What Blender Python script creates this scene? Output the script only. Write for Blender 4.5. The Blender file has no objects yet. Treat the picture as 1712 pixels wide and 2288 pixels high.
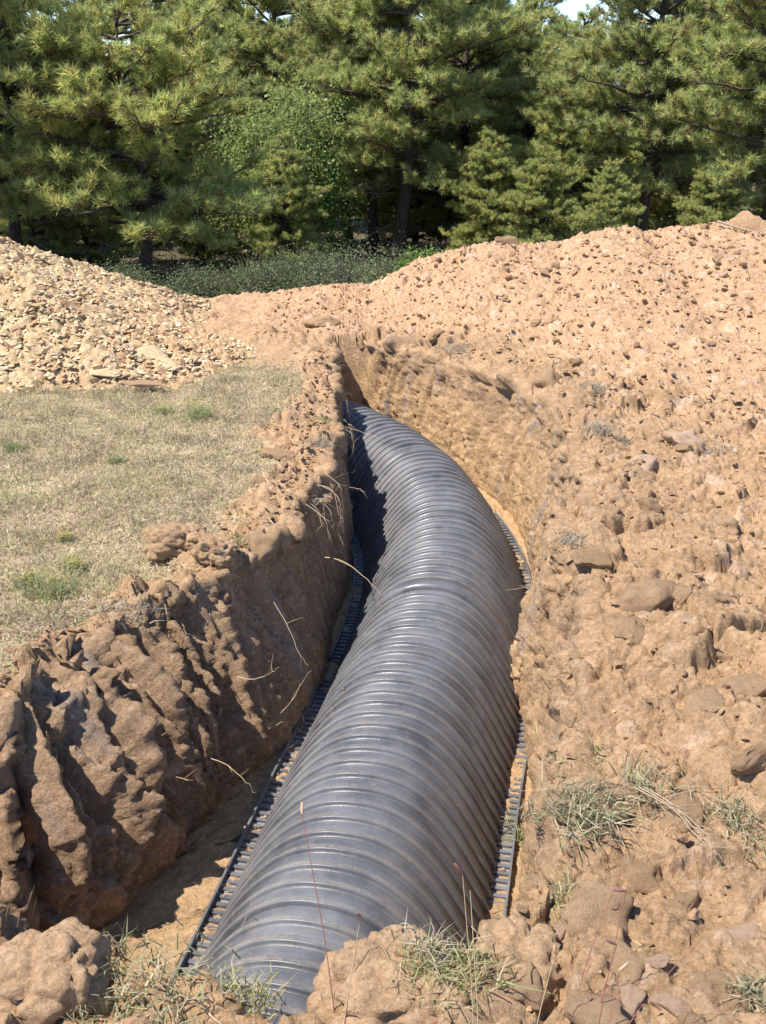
import bpy, bmesh, math, random
import numpy as np
from mathutils import Vector, Matrix, noise as mnoise

# ------------------------------------------------------------------ camera, sky, sun, exposure
scene = bpy.context.scene
C = scene.collection
CAM_H, PITCH, FPX = 2.3, math.radians(22.6), 1050.0
cam_d = bpy.data.cameras.new("camera"); cam = bpy.data.objects.new("camera", cam_d); C.objects.link(cam)
cam.location = (0, 0, CAM_H); cam.rotation_euler = (math.radians(90) - PITCH, 0, 0)
cam_d.sensor_fit = 'VERTICAL'; cam_d.sensor_height = 24.0
cam_d.lens = 24.0 * FPX / 1024.0
cam_d.clip_start = 0.05; cam_d.clip_end = 9000
scene.camera = cam

SUN_EL, SUN_AZ = math.radians(60), (-0.955, -0.29)       # horizontal direction towards the sun
world = bpy.data.worlds.new("World"); scene.world = world; world.use_nodes = True
wn = world.node_tree
sky = wn.nodes.new('ShaderNodeTexSky'); sky.sky_type = 'NISHITA'; sky.sun_disc = False
sky.sun_elevation = SUN_EL
sky.sun_rotation = math.atan2(SUN_AZ[0], SUN_AZ[1])
sky.air_density = 0.65; sky.dust_density = 0.0; sky.ozone_density = 2.5
bg = wn.nodes['Background']; bg.inputs['Strength'].default_value = 0.15
wn.links.new(sky.outputs[0], bg.inputs['Color'])
sd = bpy.data.lights.new("sun", 'SUN'); sd.energy = 4.8; sd.angle = math.radians(0.5); sd.color = (1.0, 0.95, 0.87)
sun = bpy.data.objects.new("sun", sd); C.objects.link(sun)
hv = Vector((SUN_AZ[0], SUN_AZ[1], 0)).normalized() * math.cos(SUN_EL)
sun.rotation_euler = Vector((hv.x, hv.y, math.sin(SUN_EL))).to_track_quat('Z', 'Y').to_euler()
scene.view_settings.view_transform = 'Standard'
scene.view_settings.look = 'None'; scene.view_settings.exposure = 0.80; scene.view_settings.gamma = 1.0

rng = np.random.default_rng(7)
random.seed(7)

# ------------------------------------------------------------------ numpy noise
_perm = np.random.default_rng(3).permutation(4096)
def _h(ix, iy, k=0):
    return _perm[(_perm[(_perm[(ix + 17 * k) & 4095] + iy) & 4095] + 31 * k) & 4095] / 4096.0
def perlin(x, y, k=0):
    ix = np.floor(x).astype(np.int64); iy = np.floor(y).astype(np.int64)
    fx = x - ix; fy = y - iy
    u = fx * fx * fx * (fx * (fx * 6 - 15) + 10); v = fy * fy * fy * (fy * (fy * 6 - 15) + 10)
    def g(dx, dy):
        a = _h(ix + dx, iy + dy, k) * 2 * np.pi
        return np.cos(a) * (fx - dx) + np.sin(a) * (fy - dy)
    a = g(0, 0) * (1 - u) + g(1, 0) * u; b = g(0, 1) * (1 - u) + g(1, 1) * u
    return (a * (1 - v) + b * v) * 1.5
def fbm(x, y, oct=4, k=0, gain=0.5):
    s = 0; a = 1.0; f = 1.0; t = 0
    for i in range(oct):
        s = s + a * perlin(x * f + 11.3 * i, y * f - 7.7 * i, k + i); t += a; a *= gain; f *= 2.03
    return s / t
def sstep(a, b, x):
    t = np.clip((x - a) / (b - a), 0, 1); return t * t * (3 - 2 * t)
def worley(x, y, k=0):
    """F1, F2, random of nearest cell, offset to nearest point"""
    ix = np.floor(x).astype(np.int64); iy = np.floor(y).astype(np.int64)
    f1 = np.full(x.shape, 9.0); f2 = np.full(x.shape, 9.0)
    r = np.zeros(x.shape); ox = np.zeros(x.shape); oy = np.zeros(x.shape)
    for dx in (-1, 0, 1):
        for dy in (-1, 0, 1):
            cx = ix + dx; cy = iy + dy
            px = cx + _h(cx, cy, k + 1); py = cy + _h(cx, cy, k + 2)
            ex = x - px; ey = y - py; d = np.sqrt(ex * ex + ey * ey)
            m = d < f1
            f2 = np.where(m, f1, np.minimum(f2, d)); f1 = np.where(m, d, f1)
            r = np.where(m, _h(cx, cy, k + 3), r); ox = np.where(m, ex, ox); oy = np.where(m, ey, oy)
    return f1, f2, r, ox, oy
def clod(x, y, size, k=0, keep=0.4, warp=0.35):
    """broken-soil relief, 0..1: tilted lumps standing in crevices; keep = share of lumps"""
    X = x / size; Y = y / size
    wx = fbm(X * 1.3, Y * 1.3, 3, k + 20) * warp; wy = fbm(X * 1.3 + 40, Y * 1.3, 3, k + 24) * warp
    f1, f2, r, ox, oy = worley(X + wx, Y + wy, k)
    body = sstep(0.0, 0.13, f2 - f1) * (1 - 0.10 * f1 * f1)
    r2 = (r * 7.13) % 1.0; a = ((r * 31.7) % 1.0) * 2 * np.pi
    tilt = (np.cos(a) * ox + np.sin(a) * oy) * 0.95
    on = sstep(1 - keep - 0.08, 1 - keep + 0.08, r)
    return body * (on * (0.55 + 0.45 * r2 + tilt) + (1 - on) * 0.12), r, on

# ------------------------------------------------------------------ object helpers
def mesh_np(name, verts, faces, mat, parent=None, smooth=True, color=None, mats=None, midx=None):
    """verts (N,3); faces (M,3|4) array -> ONE linked mesh object"""
    me = bpy.data.meshes.new(name)
    verts = np.asarray(verts, np.float32); faces = np.asarray(faces, np.int32)
    n, m, q = len(verts), len(faces), faces.shape[1]
    me.vertices.add(n); me.vertices.foreach_set("co", verts.ravel())
    me.loops.add(m * q); me.loops.foreach_set("vertex_index", faces.ravel())
    me.polygons.add(m); me.polygons.foreach_set("loop_start", np.arange(0, m * q, q, dtype=np.int32))
    me.polygons.foreach_set("use_smooth", np.full(m, smooth, dtype=bool))
    for mm in (mats or [mat]): me.materials.append(mm)
    if midx is not None: me.polygons.foreach_set("material_index", np.asarray(midx, np.int32))
    me.update(calc_edges=True)
    if color is not None:
        at = me.color_attributes.new("Col", 'FLOAT_COLOR', 'POINT')
        c4 = np.ones((n, 4), np.float32); c4[:, :3] = color
        at.data.foreach_set("color", c4.ravel())
    o = bpy.data.objects.new(name, me); C.objects.link(o)
    if parent: o.parent = parent
    return o
def tag(o, label=None, cat=None, group=None, kind=None):
    if label: o['label'] = label
    if cat: o['category'] = cat
    if group: o['group'] = group
    if kind: o['kind'] = kind
    return o
def empty(name, loc, label, cat, group=None, rz=0.0):
    o = bpy.data.objects.new(name, None); C.objects.link(o); o.location = loc; o.rotation_euler = (0, 0, rz)
    o.empty_display_size = 0.1
    return tag(o, label, cat, group)
def grid_faces(nr, nc):
    i = np.arange(nr - 1)[:, None] * nc + np.arange(nc - 1)[None, :]
    return np.stack([i, i + 1, i + nc + 1, i + nc], -1).reshape(-1, 4)

class Geo:
    """collects triangles with colours"""
    def __init__(s): s.v = []; s.f = []; s.c = []; s.n = 0
    def add(s, v, f, c=None):
        v = np.asarray(v, float); s.v.append(v); s.f.append(np.asarray(f) + s.n); s.n += len(v)
        if c is not None:
            c = np.asarray(c, float)
            s.c.append(np.broadcast_to(c, (len(v), 3)) if c.ndim == 1 else c)
    def build(s, name, mat, parent=None, smooth=True):
        return mesh_np(name, np.concatenate(s.v), np.concatenate(s.f), mat, parent, smooth,
                       np.concatenate(s.c) if s.c else None)
def tube_geo(g, pts, rad, sides=5, col=None):
    pts = np.asarray(pts, float); n = len(pts)
    rad = np.broadcast_to(rad, (n,))
    t = np.gradient(pts, axis=0); t /= np.linalg.norm(t, axis=1)[:, None] + 1e-9
    ref = np.array([0.31, 0.2, 0.93]) if abs(t[:, 2]).mean() < 0.8 else np.array([1.0, 0.1, 0.05])
    a = np.cross(t, ref); a /= np.linalg.norm(a, axis=1)[:, None] + 1e-9
    b = np.cross(t, a)
    ang = np.arange(sides) * 2 * np.pi / sides
    v = pts[:, None] + rad[:, None, None] * (np.cos(ang)[None, :, None] * a[:, None] + np.sin(ang)[None, :, None] * b[:, None])
    f = []
    for i in range(n - 1):
        for j in range(sides):
            k = (j + 1) % sides
            f += [(i * sides + j, i * sides + k, (i + 1) * sides + k), (i * sides + j, (i + 1) * sides + k, (i + 1) * sides + j)]
    g.add(v.reshape(-1, 3), f, col)
def blades(g, base, dirs, length, width, cols, bend=0.0, up=True):
    """many grass blades/needles at once: two-segment strips; base,dirs (N,3)"""
    N = len(base)
    d = dirs / (np.linalg.norm(dirs, axis=1)[:, None] + 1e-9)
    side = np.cross(d, rng.normal(size=(N, 3))); side /= np.linalg.norm(side, axis=1)[:, None] + 1e-9
    L = np.broadcast_to(length, (N,))[:, None]; W = np.broadcast_to(width, (N,))[:, None]
    if np.any(bend):
        B = np.broadcast_to(bend, (N,))[:, None]
        hz = rng.normal(size=(N, 3)); hz[:, 2] = -0.9; 
        mid = base + d * L * 0.55
        tip = base + d * L + hz * L * B
        v = np.stack([base - side * W / 2, base + side * W / 2, mid - side * W * .35, mid + side * W * .35, tip], 1)
        k = np.arange(N)[:, None] * 5
        f = np.concatenate([k + [0, 1, 3], k + [0, 3, 2], k + [2, 3, 4]])
        g.add(v.reshape(-1, 3), f, np.repeat(cols, 5, 0))
    else:
        v = np.stack([base - side * W / 2, base + side * W / 2, base + d * L], 1)
        f = np.arange(N * 3).reshape(-1, 3)
        g.add(v.reshape(-1, 3), f, np.repeat(cols, 3, 0))

# ------------------------------------------------------------------ materials
def nt(name):
    m = bpy.data.materials.new(name); m.use_nodes = True
    n = m.node_tree.nodes; l = m.node_tree.links
    return m, n, l, n['Principled BSDF']
def soil_mat(name, stone=0.0, bump=1.0, sc=1.0, use_col=True, base=(0.4, 0.25, 0.14)):
    m, n, l, p = nt(name)
    p.inputs['Roughness'].default_value = 0.95
    p.inputs['Specular IOR Level'].default_value = 0.15
    tc = n.new('ShaderNodeTexCoord')
    if use_col:
        at = n.new('ShaderNodeAttribute'); at.attribute_name = 'Col'; src = at.outputs['Color']
    else:
        rg = n.new('ShaderNodeRGB'); rg.outputs[0].default_value = (*base, 1); src = rg.outputs[0]
    n1 = n.new('ShaderNodeTexNoise'); n1.inputs['Scale'].default_value = 9 * sc; n1.inputs['Detail'].default_value = 8; n1.inputs['Roughness'].default_value = 0.7
    n2 = n.new('ShaderNodeTexNoise'); n2.inputs['Scale'].default_value = 90 * sc; n2.inputs['Detail'].default_value = 5; n2.inputs['Roughness'].default_value = 0.7
    l.new(tc.outputs['Object'], n1.inputs['Vector']); l.new(tc.outputs['Object'], n2.inputs['Vector'])
    r1 = n.new('ShaderNodeMapRange'); r1.inputs[1].default_value = .3; r1.inputs[2].default_value = .7; r1.inputs[3].default_value = .8; r1.inputs[4].default_value = 1.2
    r2 = n.new('ShaderNodeMapRange'); r2.inputs[1].default_value = .3; r2.inputs[2].default_value = .7; r2.inputs[3].default_value = .70; r2.inputs[4].default_value = 1.28
    l.new(n1.outputs['Fac'], r1.inputs[0]); l.new(n2.outputs['Fac'], r2.inputs[0])
    mu = n.new('ShaderNodeMath'); mu.operation = 'MULTIPLY'; l.new(r1.outputs[0], mu.inputs[0]); l.new(r2.outputs[0], mu.inputs[1])
    vm = n.new('ShaderNodeVectorMath'); vm.operation = 'SCALE'; l.new(src, vm.inputs[0]); l.new(mu.outputs[0], vm.inputs['Scale'])
    # paler grit specks
    vo = n.new('ShaderNodeTexVoronoi'); vo.inputs['Scale'].default_value = 70 * sc; l.new(tc.outputs['Object'], vo.inputs['Vector'])
    cr = n.new('ShaderNodeMapRange'); cr.inputs[1].default_value = 0.80; cr.inputs[2].default_value = 0.9; cr.inputs[3].default_value = 0; cr.inputs[4].default_value = 0.35
    sp = n.new('ShaderNodeSeparateColor'); l.new(vo.outputs['Color'], sp.inputs[0]); l.new(sp.outputs[0], cr.inputs[0])
    mx = n.new('ShaderNodeMix'); mx.data_type = 'RGBA'; l.new(cr.outputs[0], mx.inputs[0]); l.new(vm.outputs[0], mx.inputs[6]); mx.inputs[7].default_value = (0.62, 0.42, 0.27, 1)
    # dark crumbs and bits of root in the soil
    n4 = n.new('ShaderNodeTexNoise'); n4.inputs['Scale'].default_value = 150 * sc; n4.inputs['Detail'].default_value = 3; l.new(tc.outputs['Object'], n4.inputs['Vector'])
    r4 = n.new('ShaderNodeMapRange'); r4.inputs[1].default_value = .60; r4.inputs[2].default_value = .68; r4.inputs[3].default_value = 0; r4.inputs[4].default_value = .55
    l.new(n4.outputs['Fac'], r4.inputs[0])
    mx2 = n.new('ShaderNodeMix'); mx2.data_type = 'RGBA'; l.new(r4.outputs[0], mx2.inputs[0]); l.new(mx.outputs[2], mx2.inputs[6]); mx2.inputs[7].default_value = (0.17, 0.10, 0.055, 1)
    mx = mx2
    l.new(mx.outputs[2], p.inputs['Base Color'])
    # bump
    nb = n.new('ShaderNodeTexNoise'); nb.inputs['Scale'].default_value = 75 * sc; nb.inputs['Detail'].default_value = 9; nb.inputs['Roughness'].default_value = 0.75
    l.new(tc.outputs['Object'], nb.inputs['Vector'])
    vb = n.new('ShaderNodeTexVoronoi'); vb.inputs['Scale'].default_value = 38 * sc
    wv = n.new('ShaderNodeVectorMath'); wv.operation = 'MULTIPLY_ADD'; l.new(n2.outputs['Color'], wv.inputs[0]); wv.inputs[1].default_value = (.03, .03, .03); l.new(tc.outputs['Object'], wv.inputs[2])
    l.new(wv.outputs[0], vb.inputs['Vector'])
    ad = n.new('ShaderNodeMath'); ad.operation = 'MULTIPLY_ADD'; l.new(vb.outputs['Distance'], ad.inputs[0]); ad.inputs[1].default_value = -0.22; l.new(nb.outputs['Fac'], ad.inputs[2])
    b = n.new('ShaderNodeBump'); b.inputs['Strength'].default_value = 0.85 * bump; b.inputs['Distance'].default_value = 0.018 / sc
    l.new(ad.outputs[0], b.inputs['Height']); l.new(b.outputs[0], p.inputs['Normal'])
    return m
def leaf_mat(name, trans=0.3, rough=0.55):
    m, n, l, p = nt(name)
    at = n.new('ShaderNodeAttribute'); at.attribute_name = 'Col'
    p.inputs['Roughness'].default_value = rough; p.inputs['Specular IOR Level'].default_value = 0.3
    l.new(at.outputs['Color'], p.inputs['Base Color'])
    tr = n.new('ShaderNodeBsdfTranslucent'); l.new(at.outputs['Color'], tr.inputs['Color'])
    mx = n.new('ShaderNodeMixShader'); mx.inputs[0].default_value = trans
    l.new(p.outputs[0], mx.inputs[1]); l.new(tr.outputs[0], mx.inputs[2]); l.new(mx.outputs[0], n['Material Output'].inputs['Surface'])
    return m
def bark_mat():
    m, n, l, p = nt('bark')
    tc = n.new('ShaderNodeTexCoord'); mp = n.new('ShaderNodeMapping'); mp.inputs['Scale'].default_value = (14, 14, 4)
    ns = n.new('ShaderNodeTexNoise'); ns.inputs['Scale'].default_value = 1.5; ns.inputs['Detail'].default_value = 8; ns.inputs['Roughness'].default_value = 0.75
    l.new(tc.outputs['Object'], mp.inputs[0]); l.new(mp.outputs[0], ns.inputs['Vector'])
    cr = n.new('ShaderNodeValToRGB'); cr.color_ramp.elements[0].position = .35; cr.color_ramp.elements[1].position = .65
    cr.color_ramp.elements[0].color = (.028, .02, .016, 1); cr.color_ramp.elements[1].color = (.13, .095, .075, 1)
    l.new(ns.outputs['Fac'], cr.inputs[0]); l.new(cr.outputs[0], p.inputs['Base Color'])
    p.inputs['Roughness'].default_value = .9
    b = n.new('ShaderNodeBump'); b.inputs['Distance'].default_value = .02; l.new(ns.outputs['Fac'], b.inputs['Height']); l.new(b.outputs[0], p.inputs['Normal'])
    return m
def twig_mat():
    m, n, l, p = nt('dead_wood')
    at = n.new('ShaderNodeAttribute'); at.attribute_name = 'Col'; l.new(at.outputs['Color'], p.inputs['Base Color'])
    p.inputs['Roughness'].default_value = .85
    return m
def plastic_mat(dark=False):
    m, n, l, p = nt('black_plastic')
    at = n.new('ShaderNodeAttribute'); at.attribute_name = 'Col'      # red channel = how much soil dust lies on the ledge
    tc = n.new('ShaderNodeTexCoord')
    n1 = n.new('ShaderNodeTexNoise'); n1.inputs['Scale'].default_value = 6; n1.inputs['Detail'].default_value = 7; n1.inputs['Roughness'].default_value = .65
    n2 = n.new('ShaderNodeTexNoise'); n2.inputs['Scale'].default_value = 160; n2.inputs['Detail'].default_value = 4
    n3 = n.new('ShaderNodeTexNoise'); n3.inputs['Scale'].default_value = 2.2; n3.inputs['Detail'].default_value = 5
    for q in (n1, n2, n3): l.new(tc.outputs['Object'], q.inputs['Vector'])
    cr = n.new('ShaderNodeValToRGB'); cr.color_ramp.elements[0].position = .3; cr.color_ramp.elements[1].position = .75
    cr.color_ramp.elements[0].color = (.062, .065, .074, 1); cr.color_ramp.elements[1].color = (.175, .178, .190, 1)
    l.new(n1.outputs['Fac'], cr.inputs[0])
    # faint dust everywhere, strong on ledges
    sp = n.new('ShaderNodeSeparateColor'); l.new(at.outputs['Color'], sp.inputs[0])
    r2 = n.new('ShaderNodeMapRange'); r2.inputs[1].default_value = .35; r2.inputs[2].default_value = .62; r2.inputs[3].default_value = .25; r2.inputs[4].default_value = 1.0
    l.new(n2.outputs['Fac'], r2.inputs[0])
    r3 = n.new('ShaderNodeMapRange'); r3.inputs[1].default_value = .35; r3.inputs[2].default_value = .65; r3.inputs[3].default_value = .55; r3.inputs[4].default_value = 1.0
    l.new(n3.outputs['Fac'], r3.inputs[0])
    mu = n.new('ShaderNodeMath'); mu.operation = 'MULTIPLY'; l.new(sp.outputs[0], mu.inputs[0]); l.new(r2.outputs[0], mu.inputs[1])
    mu2 = n.new('ShaderNodeMath'); mu2.operation = 'MULTIPLY'; l.new(mu.outputs[0], mu2.inputs[0]); l.new(r3.outputs[0], mu2.inputs[1])
    mx = n.new('ShaderNodeMix'); mx.data_type = 'RGBA'; n6 = n.new('ShaderNodeTexNoise'); n6.inputs['Scale'].default_value = 11; n6.inputs['Detail'].default_value = 9; n6.inputs['Roughness'].default_value = .8; l.new(tc.outputs['Object'], n6.inputs['Vector'])
    r6 = n.new('ShaderNodeMapRange'); r6.inputs[1].default_value = .54; r6.inputs[2].default_value = .74; r6.inputs[3].default_value = 0; r6.inputs[4].default_value = .38; l.new(n6.outputs['Fac'], r6.inputs[0])
    mu3 = n.new('ShaderNodeMath'); mu3.operation = 'ADD'; mu3.use_clamp = True; l.new(mu2.outputs[0], mu3.inputs[0]); l.new(r6.outputs[0], mu3.inputs[1]); mu2 = mu3
    l.new(mu2.outputs[0], mx.inputs[0]); l.new(cr.outputs[0], mx.inputs[6]); mx.inputs[7].default_value = (.29, .235, .175, 1)
    l.new(mx.outputs[2], p.inputs['Base Color'])
    ro = n.new('ShaderNodeMapRange'); ro.inputs[1].default_value = .3; ro.inputs[2].default_value = .7; ro.inputs[3].default_value = .29; ro.inputs[4].default_value = .46
    l.new(n1.outputs['Fac'], ro.inputs[0])
    ra = n.new('ShaderNodeMath'); ra.operation = 'MULTIPLY_ADD'; l.new(mu2.outputs[0], ra.inputs[0]); ra.inputs[1].default_value = .5; l.new(ro.outputs[0], ra.inputs[2])
    l.new(ra.outputs[0], p.inputs['Roughness'])
    b = n.new('ShaderNodeBump'); b.inputs['Distance'].default_value = .002; b.inputs['Strength'].default_value = .25; l.new(n2.outputs['Fac'], b.inputs['Height']); l.new(b.outputs[0], p.inputs['Normal'])
    return m
M_soil = soil_mat('soil'); M_clod = soil_mat('clod_soil', use_col=False, base=(.48, .315, .185)); M_brown = soil_mat('topsoil', use_col=False, base=(.44, .285, .163))
M_pink = soil_mat('pink_clod', use_col=False, base=(.50, .32, .19)); M_pale = soil_mat('chalky_stone', use_col=False, base=(.62, .42, .29)); M_lime = soil_mat('limestone', bump=.5, use_col=False, base=(.54, .40, .235))
M_limeC = soil_mat('limestone_mixed', bump=.5)
M_leaf = leaf_mat('foliage', .48); M_grass = leaf_mat('dry_grass', .35, .7); M_shrub = leaf_mat('shrub_leaf', .3, .95); M_bark = bark_mat(); M_twig = twig_mat(); M_plast = plastic_mat()

# ------------------------------------------------------------------ heights of the open ground
# crest of the long spoil heap: x, z at y = 8.4
CX = np.array([-3.0, -1.6, -.85, -.5, -.1, .3, .75, 1.1, 1.3, 1.5, 1.68, 1.9, 2.05, 2.3, 2.55, 2.9, 3.2, 3.6, 4.5, 8])
CZ = np.array([.55, .57, .66, .71, .72, .93, 1.08, 1.08, 1.06, 1.15, 1.18, 1.17, 1.14, 1.21, 1.20, 1.19, 1.17, 1.21, 1.2, 1.0])
def G(x, y):
    x = np.asarray(x, float); y = np.asarray(y, float)
    far = np.interp(y, [-10, 8.6, 10.2, 12, 15, 20, 25, 30, 60, 500, 8000], [.65, .62, .2, -.1, -.45, -1.05, -1.6, -2.0, -2.6, -8, -60])
    crest = np.interp(x, CX, CZ)
    y0 = np.interp(x, [-1, .3, 1, 2, 3, 5], [7.3, 7.0, 5.8, 4.6, 3.8, 3.5])
    front = sstep(0, 1, np.clip((y - y0) / (8.4 - y0), 0, 1)) * 0.55 + 0.45 * np.clip((y - y0) / (8.4 - y0), 0, 1)
    z = far + (crest - .62) * front * (y < 8.4)
    back = np.clip(1 - (y - 8.4) / 1.6, 0, 1)
    z = np.where(y >= 8.4, np.maximum(far, .0) * 0 + far + (crest - .62) * back, z)
    return z

# trench outline as functions of y
YT = [1.0, 1.75, 1.95, 2.15, 2.35, 2.55, 2.78, 3.0, 3.22, 3.42, 3.8, 4.3, 4.8, 5.5, 6.2, 6.7, 7.0, 12]
XT = [-.6, -.9, -2.9, -2.3, -1.65, -1.10, -1.02, -.95, -.82, -.56, -.39, -.31, -.26, -.27, -.31, -.33, -.33, -.33]
YB = [1.0, 1.75, 1.95, 2.15, 2.3, 2.5, 2.75, 3.05, 3.6, 4.0, 4.4, 5.0, 5.5, 6.2, 6.8, 7.0, 12]
XB = [-.4, -.6, -2.0, -1.35, -.96, -.72, -.56, -.46, -.31, -.245, -.22, -.20, -.22, -.26, -.30, -.30, -.30]
YR = [1.0, 1.6, 2.44, 2.6, 3.0, 3.3, 3.5, 3.85, 4.15, 4.8, 5.1, 5.43, 5.75, 6.2, 6.65, 6.85, 7.0, 12]
XR = [.2, .29, .43, .465, .525, .55, .54, .57, .73, .75, .76, .73, .64, .42, .10, -.10, -.27, -.27]
yE_x = [-3, -.77, -.69, -.49, -.35, -.25, -.17, -.06, .02, .16, .25, .29, 1.5]
yE_y = [1.6, 1.60, 1.64, 1.60, 1.60, 1.50, 1.47, 1.60, 1.68, 1.64, 1.72, 1.80, 1.85]

def seq(parts):
    out = []
    for a, b, s in parts: out.append(np.arange(a, b, s))
    return np.concatenate(out)
ys = seq([(-4, 1.0, .25), (1.0, 2.9, .0065), (2.9, 5.0, .009), (5.0, 8.9, .0135), (8.9, 9.8, .03), (9.8, 12.01, .1)])
NR = len(ys)
dl = seq([(0, .55, .010), (.55, 2.6, .016), (2.6, 3.6, .06), (3.6, 9, .4)])[::-1]          # distances left of the lip
dr = seq([(0, .9, .0075), (.9, 2.6, .0095), (2.6, 4.0, .02), (4.0, 9.0, .3)])
nw, nf = 72, 64
xt = np.interp(ys, YT, XT); xb = np.interp(ys, YB, XB); xrb = np.interp(ys, YR, XR)
lipn = fbm(ys * 1.9, ys * 0 + 3.3, 4, 5) * .10 + fbm(ys * 8, ys * 0 + 1.3, 3, 6) * .035
xt = xt + lipn * sstep(1.9, 2.4, ys) * np.where(ys > 4.6, .35, 1)
lipr = fbm(ys * 2.1, ys * 0 + 9.3, 4, 8) * .08 + fbm(ys * 9, ys * 0 + 5.3, 3, 9) * .03
lean_r = np.interp(ys, [1, 2.5, 3.5, 4.2, 5.5, 6.5, 7], [.10, .12, .16, .14, .14, .12, .10])
xrt = xrb + lean_r + lipr
def sm1(a, k):
    for _ in range(k): a = np.concatenate([[a[0]], (a[:-2] + a[1:-1] + a[2:]) / 3, [a[-1]]])
    return a
_sl = np.gradient(sm1(np.interp(ys, YT, XT), 400), ys); nxw = 1 / np.hypot(1, _sl); nyw = -_sl * nxw
DW = np.interp(ys, [1.9, 2.1, 2.6, 3.0, 3.22, 3.42, 3.8, 4.3, 7], [.10, .28, .35, .37, .37, .27, .15, .11, .04])
bxw = xt - lipn * sstep(1.9, 2.4, ys) * .75 + nxw * DW; byw = ys + nyw * DW * sstep(1.95, 2.2, ys)
closed = sstep(6.80, 6.98, ys)                                    # the trench ends here
fw = np.linspace(0, 1, nw + 2)[1:-1]
cols_x = []; cols_y = []; cols_w = []; cols_side = []
_sr = np.gradient(sm1(np.interp(ys, YR, XR), 120), ys); nxr = 1 / np.hypot(1, _sr); nyr = -_sr * nxr
offr = lean_r * nyr * sstep(4.6, 5.2, ys) * (1 - sstep(6.6, 6.95, ys)); xrt = xrb + lean_r * (1 + (nxr - 1) * sstep(4.6, 5.2, ys)) + lipr
def addc(x, y, w, sd): cols_x.append(x); cols_y.append(y); cols_w.append(np.full(NR, w)); cols_side.append(sd)
for d in dl: addc(xt - d, ys, 0.0, -1)
nr = 1 - sstep(2.9, 3.5, ys)
for f in fw:
    q = nr * (1 - (1 - f) ** 2.4) + (1 - nr) * (sstep(0, 1, f) * .45 + .55 * f ** 1.6)
    addc(xt + (bxw - xt) * q, ys + (byw - ys) * q, f, -1)
for f in np.linspace(0, 1, nf): addc(bxw + (xrb - bxw) * f, byw + (ys - byw) * min(1, f * 2), 1.0, -1 if f < .5 else 1)
for f in fw[::-1]: addc(xrb + (xrt - xrb) * (1 - f) ** 1.3, ys + offr * (1 - f) ** 1.3, f, 1)
for d in dr: addc(xrt + d, ys + offr * math.exp(-d / .6), 0.0, 1)
Y = np.stack(cols_y, 1)
X = np.stack(cols_x, 1); W = np.stack(cols_w, 1); side = np.array(cols_side)[None, :] * np.ones((NR, 1))
NC = X.shape[1]
yE = np.interp(X, yE_x, yE_y) + fbm(X * 5, X * 0 + 2, 3, 3) * .05
kd = sstep(-.02, .05, Y - yE) * (1 - closed)[:, None]
Gz = G(X, Y)
# low ramps: spoil thrown up along the right bank and the front end
Gz += .05 * np.exp(-((X - .95) / .35) ** 2) * sstep(1.6, 2.4, Y) * (1 - sstep(5.2, 6.2, Y))
floor = fbm(X * 3, Y * 3, 4, 12) * .02
Z = Gz * (1 - W) + (floor * kd + Gz * (1 - kd)) * W
depth = Gz - Z
We = W * np.clip(kd, 0, 1)                                        # how far down the trench a point really is
wallf = np.clip(4 * W * (1 - W), 0, 1) ** .5 * kd
# noise coordinates that run down the walls
_xs = sm1(np.interp(ys, YT, XT), 60); sL = np.concatenate([[0], np.cumsum(np.hypot(np.diff(_xs), np.diff(ys)))])[:, None]
Q = np.where(side < 0, X + depth, X - depth)
_xr = sm1(np.interp(ys, YR, XR), 60); sR = np.concatenate([[0], np.cumsum(np.hypot(np.diff(_xr), np.diff(ys)))])[:, None]
Yn = np.where((side < 0) & (Y < 3.4) & (W > 0.02) & (kd > .02), sL + 0 * Y, Y)
Yn = np.where((side > 0) & (Y > 4.4) & (W > 0.02) & (W < 1) & (kd > .02), sR + 0 * Y, Yn)
# zone weights
right = np.where(kd > .02, (side > 0) * 1.0, np.where(Y > 5, sstep(-1.3, -.5, X), sstep(-.3, .2, X)))
dL = np.clip(xt[:, None] - X, 0, 9)                                # distance to the left lip
dR = np.clip(X - xrt[:, None], 0, 9)
heapw = np.clip((G(X, Y) - .66) / .12, 0, 1) * (right > .5)
heapw = np.maximum(heapw, sstep(6.9, 7.4, Y))
frontw = 1 - sstep(1.45, 1.75, Y)
edge_n = fbm(X * 2.5, Y * 2.5, 3, 30)
bare_w = np.interp(ys, [1.5, 2.2, 2.8, 3.2, 3.6, 4.4, 5, 5.6, 6.4, 7], [.5, .03, .03, .10, .30, .20, .35, .25, .15, .4])[:, None]
lipw = (1 - sstep(bare_w * .7, bare_w * 1.25, dL + edge_n * (.12 + .10 * sstep(2.8, 3.4, Y)))) * (1 - right)
bare = np.clip(np.maximum(np.maximum(lipw, right), sstep(6.1, 6.75, Y + edge_n * .5 + .35 * (X + 1))), 0, 1)
bare = np.maximum(bare, (We > 0) * 1.0)
bare = np.maximum(bare, frontw * .95)
bare = np.where((Y > 9.3), np.clip(1 - (Y - 9.3), 0, 1), bare)
print('sheet', NR, NC, NR * NC)
c_big, r_big, on_big = clod(Q, Yn, .26, 1, .45)
c_mid, r_mid, on_mid = clod(Q + 3, Yn, .105, 5, .5)
c_sm, r_sm, on_sm = clod(Q + 7, Yn, .042, 9, .45)
c_ti, r_ti, _ = clod(Q + 9, Yn, .022, 13, .4)
fb = fbm(Q * 1.7, Yn * 1.7, 5, 15); fb2 = fbm(Q * 9, Yn * 9, 4, 17, .6)
flat = 1 - wallf
patch = sstep(-.25, .25, fbm(Q * 1.1 + 5, Yn * 1.1, 3, 40))
H = np.zeros_like(X)
rough_r = right * (1 - heapw) * (We < .02)
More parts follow.
